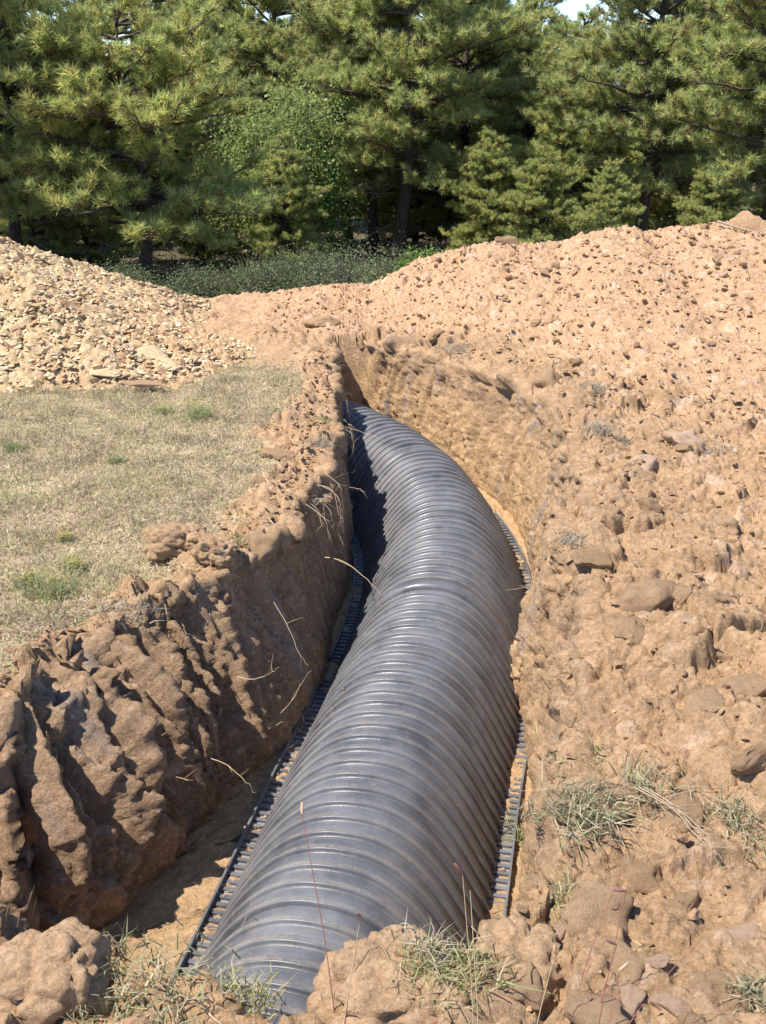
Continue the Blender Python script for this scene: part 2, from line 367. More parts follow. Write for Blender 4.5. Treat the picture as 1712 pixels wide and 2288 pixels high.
H += rough_r * (c_big * .085 * (.35 + .65 * patch) + c_mid * .034 * (1 - .5 * on_big) + c_sm * .012 * (1 - .4 * on_big) + c_ti * .006 + fb * .045 + fb2 * .006)
k1, k2, kr, _, _ = worley(Q / .15 + .5 * fbm(Q * 7, Yn * 7, 4, 90, .6), Yn / .15 + .5 * fbm(Q * 7 + 9, Yn * 7, 4, 94, .6), 96)
crk = np.exp(-((k2 - k1) / .05) ** 2) * sstep(.25, .6, (kr * 3.7) % 1)
k1b, k2b, krb, _, _ = worley(Q / .065 + .5 * fbm(Q * 14, Yn * 14, 3, 98, .6), Yn / .065, 99)
crk2 = np.exp(-((k2b - k1b) / .09) ** 2) * sstep(.4, .7, (krb * 3.7) % 1)
H -= (rough_r + frontw * (1 - right) + lipw * (We < .02) * .6).clip(0, 1) * (crk * .030 + crk2 * .010)
H -= heapw * (We < .02) * crk2 * .010
H += heapw * (We < .02) * (fb * .06 + fbm(X * 4.5, Y * 4.5, 3, 120) * .035 + c_mid * .022 * patch + c_sm * .016 + c_ti * .008 + fb2 * .012)
lr = lipw * (We < .02) * (1 - frontw)
H += lr * (c_mid * .045 + c_sm * .016 + c_ti * .006 + fb * .03 + fb2 * .015 + .008)
H += (1 - bare) * (fb * .018 + fb2 * .008)
H += frontw * (1 - right) * (c_mid * .03 + c_sm * .014 + c_ti * .006 + fb * .06 + fb2 * .012) * (We < 2)
# walls: drip-like fins and bucket-tooth scars, with crumbly tops
fins = fbm(Yn * 6.5, depth * 1.3, 4, 50, .55)
fin_r = (1 - np.abs(perlin(Yn * 3.1, depth * .9 + 4, 52)) * 2.2).clip(-1, 1)
sq = Yn * 5.2 + .5 * fbm(Yn * 1.3, depth * .8, 3, 77) + depth * .35; sf = sq - np.floor(sq); srnd = _h(np.floor(sq).astype(np.int64), np.zeros_like(sq, dtype=np.int64), 5)
saw = np.where(sf < .86, (sf / .86) ** 1.2, (1 - sf) / .14) * (.45 + .55 * srnd)
nearL = (side < 0) * (1 - sstep(2.95, 3.6, Y))
bill = np.abs(perlin(Q * 26, Yn * 26, 75)) + .5 * np.abs(perlin(Q * 55, Yn * 55, 76))
H += (bill - .3) * .009 * np.where(We > .05, .6, 1) * bare
fins2 = fbm(Yn * 14, depth * 1.6, 3, 58, .6)
wl = wallf * (side < 0)
sq2 = Yn * 13 + .6 * fbm(Yn * 2.3, depth * 1.2, 3, 78); sf2 = sq2 - np.floor(sq2); saw2 = np.where(sf2 < .7, sf2 / .7, (1 - sf2) / .3)
streak = fbm(Yn * 22, depth * 2.2, 3, 58, .6)
H += wl * (fins * .02 + streak * .010 + saw2 * .008 + fb2 * .004)
w1, w2, wr1, wox, woy = worley(Yn * 8.5 + .45 * fbm(Yn * 3, depth * 4, 4, 81, .6), depth * 1.15 + 2.2, 82)
v1, v2, vr1, vox, voy = worley(Yn * 17 + .4 * fbm(Yn * 9, depth * 8, 3, 84), depth * 5 + .7, 86)
slab = wr1 * .065 + wox * .13 - .035 * np.exp(-((w2 - w1) / .07) ** 2)
slab2 = vr1 * .030 + vox * .040 - .012 * np.exp(-((v2 - v1) / .10) ** 2)
top_ = np.clip(1 - W * 4.5, 0, 1)
H += wl * nearL * ((saw - .35) * .17 * (1 - .5 * W) * np.clip(W * 5, .3, 1) + slab * (1 - .45 * W) * (1 - .6 * top_) + slab2 * 1.2 + streak * .024 + fb2 * .010 + c_mid * .055 * top_ + c_sm * .014 + c_ti * .006)
H += wl * (1 - nearL) * (slab2 * .45 + .25 * slab)
wr = wallf * (side > 0)
H += wr * (1 - sstep(4.2, 5.0, Y)) * c_mid * .025 * (1 - W)
H += wr * (fins * .03 + c_sm * .008 + fb2 * .006 + c_mid * .006 + slab2 * .7 + .22 * slab + streak * .022)
topw = np.exp(-(W / .16) ** 2) * (We > 0.02) * kd
H += topw * np.where(side > 0, .55, 1) * (c_mid * .05 + c_sm * .02)
H += (W >= 1) * kd * (c_sm * .012 + c_ti * .004)
# normals of the smooth sheet
P0 = np.stack([X, Y, Z], -1)
du = np.gradient(P0, axis=0); dv = np.gradient(P0, axis=1)
N = np.cross(dv, du); N /= np.linalg.norm(N, axis=-1)[..., None] + 1e-9
N = np.where((wallf[..., None] > .02), N, np.array([0, 0, 1.0]))
def blur(a, ax, k=3):
    for _ in range(k):
        a = (a + np.roll(a, 1, ax) + np.roll(a, -1, ax)) / 3
    return a
N = blur(N, 1, 4); N /= np.linalg.norm(N, axis=-1)[..., None] + 1e-9
edge_fade = np.minimum(1, np.minimum(sstep(12.0, 11, Y), 1))
P1 = P0 + N * (H * edge_fade)[..., None]
# colours of the ground
def mixc(a, b, t): return a * (1 - t[..., None]) + b * t[..., None]
subs = np.array([.475, .305, .17]); tops = np.array([.385, .248, .14]); pink = np.array([.495, .31, .183]); clay = np.array([.48, .31, .165])
sod = np.array([.46, .36, .23]); sod2 = np.array([.40, .34, .19])
col = np.ones(X.shape + (3,)) * subs
t1 = sstep(-.3, .35, fbm(Q * 2.2, Yn * 2.2, 4, 60))
col = mixc(col, tops, t1 * .65 * (1 - heapw))
col = mixc(col, np.array([.56, .39, .26]), sstep(.05, .5, fbm(Q * 3.1 + 8, Yn * 3.1, 4, 66)) * .55)
col = mixc(col, np.array([.30, .185, .105]), sstep(.2, .5, fbm(Q * 4.3 + 3, Yn * 4.3, 4, 68)) * .5 * (1 - .7 * heapw))
col = mixc(col, pink, heapw * .75)
col = mixc(col, pink, sstep(.82, .95, r_mid) * .6)
col = mixc(col, np.array([.62, .45, .34]), sstep(.93, .97, r_sm) * .6 * right)
band = np.exp(-((dR - .15) / .35) ** 2) * right * (1 - heapw)
col = mixc(col, tops, band * .5)
# right wall: brown topsoil band over orange clay
wc = mixc(np.ones(X.shape + (3,)) * tops, clay, sstep(.12, .4, W + .2 * edge_n))
wcL = mixc(np.ones(X.shape + (3,)) * np.array([.40, .26, .155]), np.array([.30, .19, .115]), W)  # left wall: its lower shading painted in as brown that darkens downward
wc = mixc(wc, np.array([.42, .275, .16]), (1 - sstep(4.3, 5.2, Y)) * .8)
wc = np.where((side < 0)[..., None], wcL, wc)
wc = mixc(wc, np.array([.30, .26, .24]), sstep(.15, .40, fbm(Yn * 9, depth * 1.1, 4, 71)) * .5)
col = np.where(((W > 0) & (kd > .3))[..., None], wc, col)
col = mixc(col, clay, ((W >= 1) & (kd > .3)) * 1.0)
gcol = mixc(np.ones(X.shape + (3,)) * sod, sod2, sstep(-.3, .3, fb))
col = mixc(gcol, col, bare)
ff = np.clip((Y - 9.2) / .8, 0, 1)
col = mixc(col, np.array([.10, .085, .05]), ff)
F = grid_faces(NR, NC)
# split: the spoil heap is an object of its own, cut from the same sheet
fc = F[:, 0]
ish = ((heapw.ravel()[fc] > .5) | (Y.ravel()[fc] > 7.4)) & (Y.ravel()[fc] < 9.6) & (X.ravel()[fc] > -1.35)
def sub_sheet(name, mask):
    f = F[mask]; used, inv = np.unique(f, return_inverse=True)
    o = mesh_np(name, P1.reshape(-1, 3)[used], inv.reshape(f.shape), M_soil, color=col.reshape(-1, 3)[used])
    tag(o, kind='structure'); return o
sub_sheet('ground', ~ish); sub_sheet('soil_heap', ish)

# final surface height lookup for things that stand on the ground
_rows = ys
def surf(x, y):
    i = int(np.clip(np.searchsorted(_rows, y), 1, NR - 1)); j = int(np.argmin(np.abs(P1[i, :, 0] - x) + (W[i] > 0) * (W[i] < 1) * .0))
    if y > 12 or abs(x) > 9: return float(G(x, y))
    return float(P1[i, j, 2])

# outer ground, to the horizon
def outer():
    ax = np.concatenate([-np.geomspace(9, 6000, 40)[::-1], np.linspace(-8, 8, 17), np.geomspace(9, 6000, 40)])
    ay = np.concatenate([-np.geomspace(4, 6000, 30)[::-1], np.linspace(-2, 11, 8), np.linspace(12, 40, 70), np.geomspace(41, 6000, 40)])
    XX, YY = np.meshgrid(ax, ay)
    ZZ = G(np.clip(XX, -9, 9), np.clip(YY, -10, 8000)) + np.where(YY > 12.1, fbm(XX * .3, YY * .3, 3, 80) * .12, 0) - .01
    f = grid_faces(len(ay), len(ax))
    cx = XX.ravel()[f].mean(1); cy = YY.ravel()[f].mean(1)
    keep = ~((np.abs(cx) < 8.4) & (cy > -3.9) & (cy < 11.9))
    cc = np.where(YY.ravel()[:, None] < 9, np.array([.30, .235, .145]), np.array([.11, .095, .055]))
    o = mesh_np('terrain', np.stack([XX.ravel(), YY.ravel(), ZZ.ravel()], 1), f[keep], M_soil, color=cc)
    tag(o, kind='structure')
    n = 160; a = np.linspace(-1.2, 1.2, n); R = 4200
    top = 55 + 28 * fbm(a * 5, a * 0, 5, 90)
    v = []; 
    for k, (rr, hh) in enumerate([(R - 900, -60), (R - 300, .55), (R, 1.0), (R + 600, .4), (R + 1500, -60)]):
        z = np.full(n, -60.0) if hh < 0 else top * hh
        v.append(np.stack([np.sin(a) * rr, np.cos(a) * rr, z], 1))
    m, nn, l, p = nt('far_hill'); p.inputs['Base Color'].default_value = (.16, .22, .33, 1); p.inputs['Roughness'].default_value = 1
    o = mesh_np('hill', np.concatenate(v), grid_faces(5, n), m); tag(o, kind='structure')
outer()

# ------------------------------------------------------------------ rock heap (left)
def rock_h(x, y):
    h = np.minimum(np.minimum((y - 5.88 - .35 * np.maximum(0, x + 1.7)) * .58, .45 * (-1.33 - x + .10 * np.sin(y * 3))), np.minimum((8.35 - y) * .72, (x + 7.5) * .7))
    h = np.where(h > .62, .62 + (h - .62) * .4, h)
    toe = .10 * np.exp(-((np.hypot((x + 1.25) / .7, (y - 6.6) / .55)) ** 2))
    return np.where(h > 0, .62 + h, .62 + h * .6) + toe
def rock_heap():
    ax = np.concatenate([np.linspace(-8, -3.4, 40), np.arange(-3.38, -.4, .0125)]); ay = np.concatenate([np.arange(5.4, 8.0, .0125), np.linspace(8.05, 10.2, 40)])
    XX, YY = np.meshgrid(ax, ay)
    c1, r1, _ = clod(XX, YY, .09, 100, .7); c2, r2, _ = clod(XX, YY, .04, 104, .7); 
    ZZ = rock_h(XX, YY) + fbm(XX * 1.5, YY * 1.5, 4, 110) * .07 + c1 * .03 + c2 * .02
    cc = mixc(np.ones(XX.shape + (3,)) * np.array([.58, .42, .23]), np.array([.50, .31, .17]), sstep(-.1, .4, fbm(XX * 3, YY * 3, 3, 114)) )
    cc = mixc(cc, np.array([.66, .52, .33]), sstep(.6, .8, r2) * .8)
    cc = mixc(cc * .74, np.array([.46, .28, .155]), sstep(-2.0, -1.3, XX) * .6)
    o = mesh_np('rock_heap', np.stack([XX, YY, ZZ], -1).reshape(-1, 3), grid_faces(len(ay), len(ax)), M_limeC, color=cc.reshape(-1, 3)); tag(o, kind='structure')
rock_heap()

def stone_proto(seed, rough=.06, cuts=2, flat=1.0, n=13, smooth_it=0):
    r = random.Random(seed); bm = bmesh.new()
    for _ in range(n):
        v = Vector((r.gauss(0, 1), r.gauss(0, 1), r.gauss(0, 1))).normalized() * r.uniform(.75, 1.0)
        bm.verts.new((v.x * .5, v.y * .42, v.z * .36 * flat))
    res = bmesh.ops.convex_hull(bm, input=bm.verts)
    bmesh.ops.delete(bm, geom=[g for g in res['geom_interior'] if isinstance(g, bmesh.types.BMVert)], context='VERTS')
    if cuts: bmesh.ops.subdivide_edges(bm, edges=bm.edges[:], cuts=cuts, use_grid_fill=True)
    bmesh.ops.triangulate(bm, faces=bm.faces[:])
    for _ in range(smooth_it): bmesh.ops.smooth_vert(bm, verts=bm.verts[:], factor=.5, use_axis_x=True, use_axis_y=True, use_axis_z=True)
    bm.normal_update()
    for v in bm.verts:
        q = v.co * 5 + Vector((seed * 3.1, 0, 0))
        v.co += v.normal * (mnoise.fractal(q, .9, 2.2, 4) * rough)
    bmesh.ops.recalc_face_normals(bm, faces=bm.faces[:])
    me = bpy.data.meshes.new('stone')
    bm.to_mesh(me); bm.free()
    return me
def arrays(me):
    n = len(me.vertices); co = np.empty(n * 3, np.float32); me.vertices.foreach_get('co', co)
    f = np.array([tuple(p.vertices) for p in me.polygons]); return co.reshape(-1, 3), f
stone_me = [stone_proto(i, .03, 1, random.Random(i).choice([.55, .8, 1.0])) for i in range(12)]
for me in stone_me: me.materials.append(M_lime)
stone_me2 = []
for i, me in enumerate(stone_me):
    c = me.copy(); c.materials.clear(); c.materials.append(M_pale if i % 3 == 0 else M_pink); stone_me2.append(c)
clod_me = [stone_proto(50 + i, .085, 4, random.Random(i).choice([.8, 1.0, 1.15]), 16, 1) for i in range(10)]
clod_br = []
for me in clod_me:
    me.materials.append(M_clod)
    for p in me.polygons: p.use_smooth = True
    c = me.copy(); c.materials.clear(); c.materials.append(M_brown); clod_br.append(c)
clod_pl = []; clod_pk = []
for me in clod_me:
    c = me.copy(); c.materials.clear(); c.materials.append(M_pink); clod_pk.append(c)
for me in clod_me[:4]:
    c = me.copy(); c.materials.clear(); c.materials.append(M_pale); clod_pl.append(c)
def rot_m(r): return Matrix.Rotation(r.uniform(0, 6.28), 3, 'Z') @ Matrix.Rotation(r.gauss(0, .45), 3, 'X')
def put(name, me, loc, size, r, label, cat, group=None, sq=None, rot=None):
    o = bpy.data.objects.new(name, me); C.objects.link(o); o.location = loc
    s = sq or (r.uniform(.85, 1.2), r.uniform(.8, 1.1), r.uniform(.8, 1.1))
    o.scale = (size * s[0], size * s[1], size * s[2]); o.rotation_euler = rot or (r.gauss(0, .35), r.gauss(0, .35), r.uniform(0, 6.28))
    return tag(o, label, cat, group)
def scatter_stuff(name, pts, sizes, protos, mat, label, cat, colfn, seed):
    r = random.Random(seed); g = Geo(); arr = [arrays(m) for m in protos]
    for (x, y, z), s in zip(pts, sizes):
        v, f = arr[r.randrange(len(arr))]
        R = np.array(rot_m(r)) * s * np.array([r.uniform(.8, 1.3), r.uniform(.8, 1.1), r.uniform(.6, 1.1)])[None, :]
        g.add(v @ R.T + np.array([x, y, z]), f, colfn(r))
    o = g.build(name, mat, smooth=False); tag(o, label, cat, kind='stuff'); return o
def limecol(r):
    a = .92 * np.array(r.choice([(.68, .53, .33), (.62, .46, .27), (.56, .39, .22), (.68, .55, .36), (.58, .47, .31), (.52, .34, .19)])); return a * r.uniform(.85, 1.1)
rr = random.Random(5)
for k in range(280):      # the larger stones of the rock heap, each its own thing
    u = rr.random(); x = -3.4 + 2.4 * rr.random() ** .9; y = 5.75 + 2.5 * rr.random() ** 1.2
    if rock_h(x, y) < .60: continue
    s = rr.choice([.05, .06, .07, .08, .10, .12])
    put('stone', rr.choice(stone_me), (x, y, float(rock_h(x, y)) + fbm(np.array([x * 1.5]), np.array([y * 1.5]), 4, 110)[0] * .07 + s * .16), s, rr,
        'pale yellow broken limestone piece lying on the rock heap', 'stone', 'stones on the rock heap')
put('stone_slab', stone_me[3], (-1.42, 6.22, .74), .34, rr, 'long flat yellow slab at the lower right end of the rock heap', 'stone', sq=(1.3, .8, .55), rot=(.25, .3, -.5))
put('stone_slab', stone_me[7], (-2.28, 6.95, .98), .17, rr, 'grey white flat stone high on the left side of the rock heap', 'stone', sq=(1.2, .9, .5), rot=(.3, .2, .3))
put('stone_slab', stone_me[1], (-1.62, 5.98, .70), .26, rr, 'flat cream slab low on the rock heap close to the grass', 'stone', sq=(1.5, .7, .5), rot=(.2, .1, .2))
put('stone', stone_me2[2], (-1.36, 5.80, .68), .17, rr, 'pinkish flat stone fallen onto the grass below the rock heap', 'stone', sq=(1.4, .9, .5), rot=(.1, .1, .1))
pts = []; sz = []
for k in range(15000):
    x = -3.9 + 3.1 * rr.random(); y = 5.72 + 3.0 * rr.random() ** 1.15
    h = float(rock_h(x, y))
    if h < .575: continue
    s = .018 + .045 * rr.random() ** 2
    pts.append((x, y, h + s * .2 + .07 * fbm(np.array([x * 1.5]), np.array([y * 1.5]), 4, 110)[0] + .02)); sz.append(s)
scatter_stuff('rubble', pts, sz, stone_me, M_limeC, 'small pale yellow rubble covering the rock heap', 'rubble', limecol, 3)

# ------------------------------------------------------------------ loose stones and clods on the spoil heap and the banks
for k in range(150):
    x = rr.uniform(.2, 3.5); y = 8.3 - 3.6 * rr.random() ** 1.3
    if x < .4 and y < 7.2: continue
    if G(x, y) < .68: continue
    s = rr.choice([.05, .06, .07, .08, .10])
    put('clod', rr.choice(clod_pk + stone_me2), (x, y, surf(x, y) + s * .1), s, rr, 'orange soil clod on the spoil heap', 'clod', 'clods on the spoil heap')
pts = []; sz = []
for k in range(13000):
    x = rr.uniform(-.9, 4.0); y = rr.uniform(1.2, 8.6)
    xr_ = float(np.interp(y, YR, XR))
    if x < xr_ + .2 and 1.7 < y < 7: continue
    if y < 1.75 and rr.random() < .3: continue
    s = .007 + .036 * rr.random() ** 3.4 * (1 if y < 5 else 1.2) + (.008 if y > 5 else 0)
    pts.append((x, y, surf(x, y) + s * .12)); sz.append(s)
def soilcol(r):
    a = .93 * np.array(r.choice([(.50, .31, .18), (.46, .28, .155), (.42, .26, .15), (.56, .37, .24), (.54, .34, .19)])); return a * r.uniform(.85, 1.1)
scatter_stuff('pebbles', pts, sz, stone_me, M_soil, 'small orange crumbs and stones strewn over the dug soil', 'pebbles', soilcol, 4)
pts = []; sz = []
for k in range(1500):
    y = rr.uniform(2.3, 6.8); x = float(np.interp(y, YT, XT)) - abs(rr.gauss(0, .12)) - .01
    s = .010 + .035 * rr.random() ** 2.2
    pts.append((x, y, surf(x, y) + s * .1)); sz.append(s)
scatter_stuff('soil_crumbs', pts, sz, stone_me, M_soil, 'brown soil crumbs along the left trench edge', 'crumbs', lambda r: soilcol(r) * .85, 6)

def P(px, py, z=.72):
    """photo point (1655-wide view) on the plane of height z -> world x, y (used to copy where things lie)"""
    u = px * 766 / 1655 - 383; v = py * 1024 / 2212 - 512
    d = (u, FPX * math.cos(PITCH) - v * math.sin(PITCH), -FPX * math.sin(PITCH) - v * math.cos(PITCH))
    t = (z - CAM_H) / d[2]; return t * d[0], t * d[1]
big = [ # px, py, width px, mesh list, label
 (1290, 1890, 210, clod_me, 'large rounded orange clod with cracked top below the grass tuft right of the chamber'),
 (1395, 1800, 130, clod_br, 'brown clod wedged between two larger lumps on the right bank'),
 (1500, 1870, 160, clod_me, 'smooth orange clod beside the pale chunk near the right edge'),
 (1625, 1935, 120, clod_pl, 'pale pinkish chunk at the right edge of the photo'),
 (1340, 1990, 170, clod_me, 'flat topped orange clod with a small dark hole'),
 (1140, 2035, 170, clod_me, 'low orange clod at the lower end of the right flange'),
 (1290, 2130, 150, clod_me, 'wide orange clod in the lower right foreground'),
 (1365, 2090, 120, clod_pl, 'whitish chalky clod in the lower right foreground'),
 (1470, 2105, 100, clod_pl, 'small angular white faced clod lying right of the chalky clod'),
 (1560, 2050, 150, clod_me, 'rounded orange clod above the white faced clod'),
 (1200, 1610, 150, clod_br, 'brown clod overhanging the right flange'),
 (1360, 1340, 120, clod_br, 'brown clod with a deep shadow under it in the middle of the right bank'),
 (1400, 1260, 180, clod_br, 'broad dark brown clod left of the pinkish stone'),
 (1300, 1650, 210, clod_br, 'broad brown lump above the long grass tuft'),
 (1480, 1700, 160, clod_br, 'crumbly brown lump between two grass tufts on the right bank'),
 (1540, 1480, 150, clod_me, 'orange lump below the dry tuft at the right edge'),
 (1600, 1430, 150, clod_me, 'large orange lump at the right edge halfway up'),
 (1390, 970, 110, clod_pl, 'pale pinkish lump on the upper right bank'),
 (1180, 790, 110, clod_br, 'dark brown clod on the far right bank behind the trench'),
 (1240, 800, 80, clod_br, 'small dark clod right of the dark clod on the far bank'),
 (950, 700, 70, clod_br, 'brown clod on the slope above the far trench wall'),
 (1560, 1090, 120, clod_me, 'orange clod among rubble on the right side of the spoil slope'),
 (1280, 1190, 100, clod_br, 'angular brown clod beside a dark crack near the chamber bend'),
 (690, 660, 90, clod_br, 'dark clod on the low ridge left of the spoil heap'),
 (1620, 530, 130, clod_br, 'big brown clod on the heap crest at the far right'),
 (1195, 525, 60, clod_me, 'round orange clod on the heap crest'),
 (1100, 545, 60, clod_br, 'brown clod in the dip of the heap crest'),
 (1480, 925, 90, clod_pl, 'pale pink lump beside the grass patch on the upper right bank'),
 (1640, 1640, 120, clod_br, 'brown clod behind the grass tuft at the right edge'),
 (600, 930, 90, clod_br, 'flat brown clod on the left bank close to the far bend'),
 (640, 880, 70, clod_br, 'brown crumb heap at the left lip near the far end'),
 (560, 990, 60, clod_br, 'small brown clod beside the dry grey plant on the left bank'),
 (560, 1110, 130, clod_br, 'brown crumbly clod between the split lump and the trench edge'),
 (610, 1060, 90, clod_me, 'pale brown clod at the trench edge above the hanging roots'),
 (250, 1270, 120, clod_br, 'dark pitted clod at the corner of the left bank'),
 (330, 1310, 120, clod_br, 'round brown clod hanging over the left wall'),
 (440, 1290, 110, clod_br, 'brown clod with roots at the left lip'),
 (200, 1350, 100, clod_br, 'brown clod on the near left lip below the grass'),
 (130, 1560, 130, clod_me, 'layered orange lump on the near left slope'),
 (60, 1660, 120, clod_me, 'orange lump at the left edge above the dark hollow'),
]
for (px, py, w, ml, lab) in big:
    z = .74
    if py < 700: z = 1.15 if px > 900 else .75
    x, y = P(px, py + w * .12, z)
    if py < 600: x, y = x * 8.3 / y, 8.3
    z = surf(x, y)
    d = math.sqrt(x * x + y * y + (CAM_H - z) ** 2)
    s = w * .4628 / FPX * d * 1.05
    put('clod', rr.choice(ml), (x, y, z - s * .02), s, rr, lab, 'clod', sq=(1.1, .95, .8), rot=(rr.gauss(0, .15), rr.gauss(0, .15), rr.uniform(0, 6.28)))
x, y = P(1480, 1290); put('stone', stone_me[4], (x, y, surf(x, y) + .03), .13, rr, 'flat pinkish grey stone standing on edge on the right bank', 'stone', sq=(1.2, .9, .7), rot=(.9, .3, .6)); C.objects[-1].data = stone_me2[5]
for (px, py, w) in [(1230, 2200, 70), (1110, 2180, 90), (1420, 2190, 90), (1500, 2170, 80), (1600, 2120, 70), (1210, 1960, 60), (1430, 2040, 60), (1130, 1930, 40)]:
    x, y = P(px, py); d = math.sqrt(x * x + y * y + 2.5); s = w * .4628 / FPX * d
    put('clod', rr.choice(clod_me + clod_pl), (x, y, surf(x, y)), s, rr, 'orange clod strewn in the lower right corner', 'clod', 'clods in the lower right corner')
for k in range(70):
    y = rr.uniform(2.0, 6.2); x = float(np.interp(y, YR, XR)) + rr.uniform(.25, 2.2)
    s = rr.choice([.05, .07, .09, .12])
    put('clod', rr.choice(clod_me + clod_br), (x, y, surf(x, y)), s, rr, 'brown or orange clod on the right bank', 'clod', 'loose clods on the right bank')

# custom lumps: split sod lump on the left bank, front mounds
def lump(name, loc, size, seed, mat, label, cat='clod', sub=5, rough=.16, tilt=(0, 0, 0)):
    bm = bmesh.new(); bmesh.ops.create_icosphere(bm, subdivisions=sub, radius=1)
    for v in bm.verts:
        n = v.co.normalized(); q = n * 1.3 + Vector((seed, 0, 0))
        boxy = 1 / max(abs(n.x), abs(n.y), abs(n.z)) ** .45
        cr = mnoise.voronoi(n * 1.7 + Vector((seed * 2, 1, 0)))[0]
        crack = min(.12, (cr[1] - cr[0]) * .6) - .12
        v.co = n * boxy * (.8 + mnoise.fractal(q, .8, 2.1, 6) * rough + crack + mnoise.fractal(n * 7 + Vector((seed, 3, 0)), .9, 2.2, 4) * .035)
        v.co = Vector((v.co.x * size[0], v.co.y * size[1], v.co.z * size[2]))
    me = bpy.data.meshes.new(name); bm.to_mesh(me); bm.free(); me.materials.append(mat)
    for p in me.polygons: p.use_smooth = True
    o = bpy.data.objects.new(name, me); C.objects.link(o); o.location = loc; o.rotation_euler = tilt
    return tag(o, label, cat)
x, y = P(385, 1165, .70); lump('sod_lump', (x, y, .69), (.15, .12, .085), 3.3, M_brown, 'large split brown sod lump tipped over on the left grass bank', tilt=(-.25, .15, .3))
x, y = P(450, 1185, .70); lump('sod_lump', (x + .03, y, .69), (.10, .09, .07), 5.1, M_brown, 'brown sod piece with roots behind the large split lump on the left bank', tilt=(-.2, .3, .1))
lump('soil_mound', (-.66, 1.56, .62), (.15, .13, .14), 8.2, M_clod, 'pointed orange soil mound at the lower left corner', 'mound')
lump('soil_mound', (.03, 1.53, .62), (.20, .15, .14), 1.7, M_clod, 'broad orange soil mound standing in front of the chamber', 'mound')
lump('soil_mound', (-.13, 1.36, .60), (.13, .12, .10), 4.7, M_clod, 'low soil mound in front of the broad mound at the bottom', 'mound')
lump('soil_mound', (.28, 1.62, .60), (.12, .12, .12), 6.4, M_clod, 'soil lump between the broad mound and the right flange', 'mound')
lump('soil_mound', (.585, 3.62, .12), (.10, .15, .12), 9.4, M_clod, 'slumped soil burying the right flange at the bend', 'mound')
lump('soil_mound', (-.42, 3.36, .02), (.07, .16, .07), 2.4, M_clod, 'small soil slump covering the left flange', 'mound')

# ------------------------------------------------------------------ the drainage chamber
CLX = np.array([(-.42, 1.0), (-.31, 1.4), (-.21, 1.8), (-.12, 2.2), (-.04, 2.6), (.04, 3.0), (.13, 3.4), (.205, 3.8), (.265, 4.2), (.29, 4.6), (.275, 5.0), (.20, 5.4), (.07, 5.78), (-.12, 6.12), (-.36, 6.42), (-.70, 6.70)])
tt = np.linspace(0, 1, len(CLX)); ts = np.linspace(0, 1, 4000)
def cr_spline(Pn, n):
    out = []
    m = len(Pn) - 1
    for t in np.linspace(0, m - 1e-6, n):
        i = int(t); f = t - i
        p0 = Pn[max(i - 1, 0)]; p1 = Pn[i]; p2 = Pn[i + 1]; p3 = Pn[min(i + 2, m)]
        out.append(.5 * ((2 * p1) + (-p0 + p2) * f + (2 * p0 - 5 * p1 + 4 * p2 - p3) * f * f + (-p0 + 3 * p1 - 3 * p2 + p3) * f ** 3))
    return np.array(out)
cl = cr_spline(CLX, 3000); cs = np.concatenate([[0], np.cumsum(np.hypot(*np.diff(cl, axis=0).T))])
LEN = cs[-1]
def cpt(s):
    x = np.interp(s, cs, cl[:, 0]); y = np.interp(s, cs, cl[:, 1])
    e = .02; tx = np.interp(s + e, cs, cl[:, 0]) - np.interp(s - e, cs, cl[:, 0]); ty = np.interp(s + e, cs, cl[:, 1]) - np.interp(s - e, cs, cl[:, 1])
    L = np.hypot(tx, ty) + 1e-9
    return x, y, tx / L, ty / L
RP = .066                                                       # rib spacing
prof_u = np.array([0, .02, .045, .07, .10, .13, .22, .31, .34, .37, .40, .50, .62, .74, .86, .95])       # within a period
prof_h = 1.25 * np.array([0, .0075, .0100, .0106, .0108, .0108, .0108, .0106, .0095, .0015, 0, .0018, .0026, .0026, .0018, .0006])
prof_d = np.array([.05, 0, 0, .05, .6, 1, 1, 1, .9, .5, .18, .07, .05, .05, .06, .08])
HW, HT = .372, .385
def shell(s0, s1, name, parent, lift=0.0):
    sv = []; hv_ = []; dv_ = []
    n0 = int(round(s0 / RP)); n1 = int(round(s1 / RP))
    for k in range(n0, n1):
        sv += list((k + prof_u) * RP); hv_ += list(prof_h); dv_ += list(prof_d)
    sv.append(n1 * RP); hv_.append(0); dv_.append(0)
    sv = np.array(sv); hh = np.array(hv_) + lift; dd = np.array(dv_)
    # collar: first period of each section is wide and flat, laid over its neighbour
    a = np.linspace(0, np.pi, 57)
    # arch: steep lower sides, round top
    ax_ = -np.sign(np.cos(a)) * np.abs(np.cos(a)) ** .97; az = 1 - np.abs(ax_) ** 2.35
    wob = 1 + 0.0 * a
    x, y, tx, ty = cpt(sv)
    nx, ny = ty, -tx                                             # to the right of travel
    kx = np.interp(np.abs(ax_), [0, .6, 1], [0, .6, 1.0]) * np.sign(ax_)
    V = np.empty((len(sv), len(a), 3)); 
    rad_x = HW * kx[None, :] + hh[:, None] * (ax_[None, :])
    rad_z = HT * az[None, :] + hh[:, None] * np.sin(a)[None, :] + .012
    V[..., 0] = x[:, None] + nx[:, None] * rad_x
    V[..., 1] = y[:, None] + ny[:, None] * rad_x
    V[..., 2] = rad_z
    dust = dd[:, None] * (.40 + .55 * np.abs(ax_)[None, :]) + .25 * (1 - np.sin(a)[None, :]) ** 2
    cc = np.repeat(np.clip(dust, 0, 1)[..., None], 3, -1)
    g = Geo(); F4 = grid_faces(len(sv), len(a)); g.add(V.reshape(-1, 3), F4[:, [0, 1, 2, 3]], cc.reshape(-1, 3))
    ob = g.build(name, M_plast, parent); return n0 * RP, n1 * RP
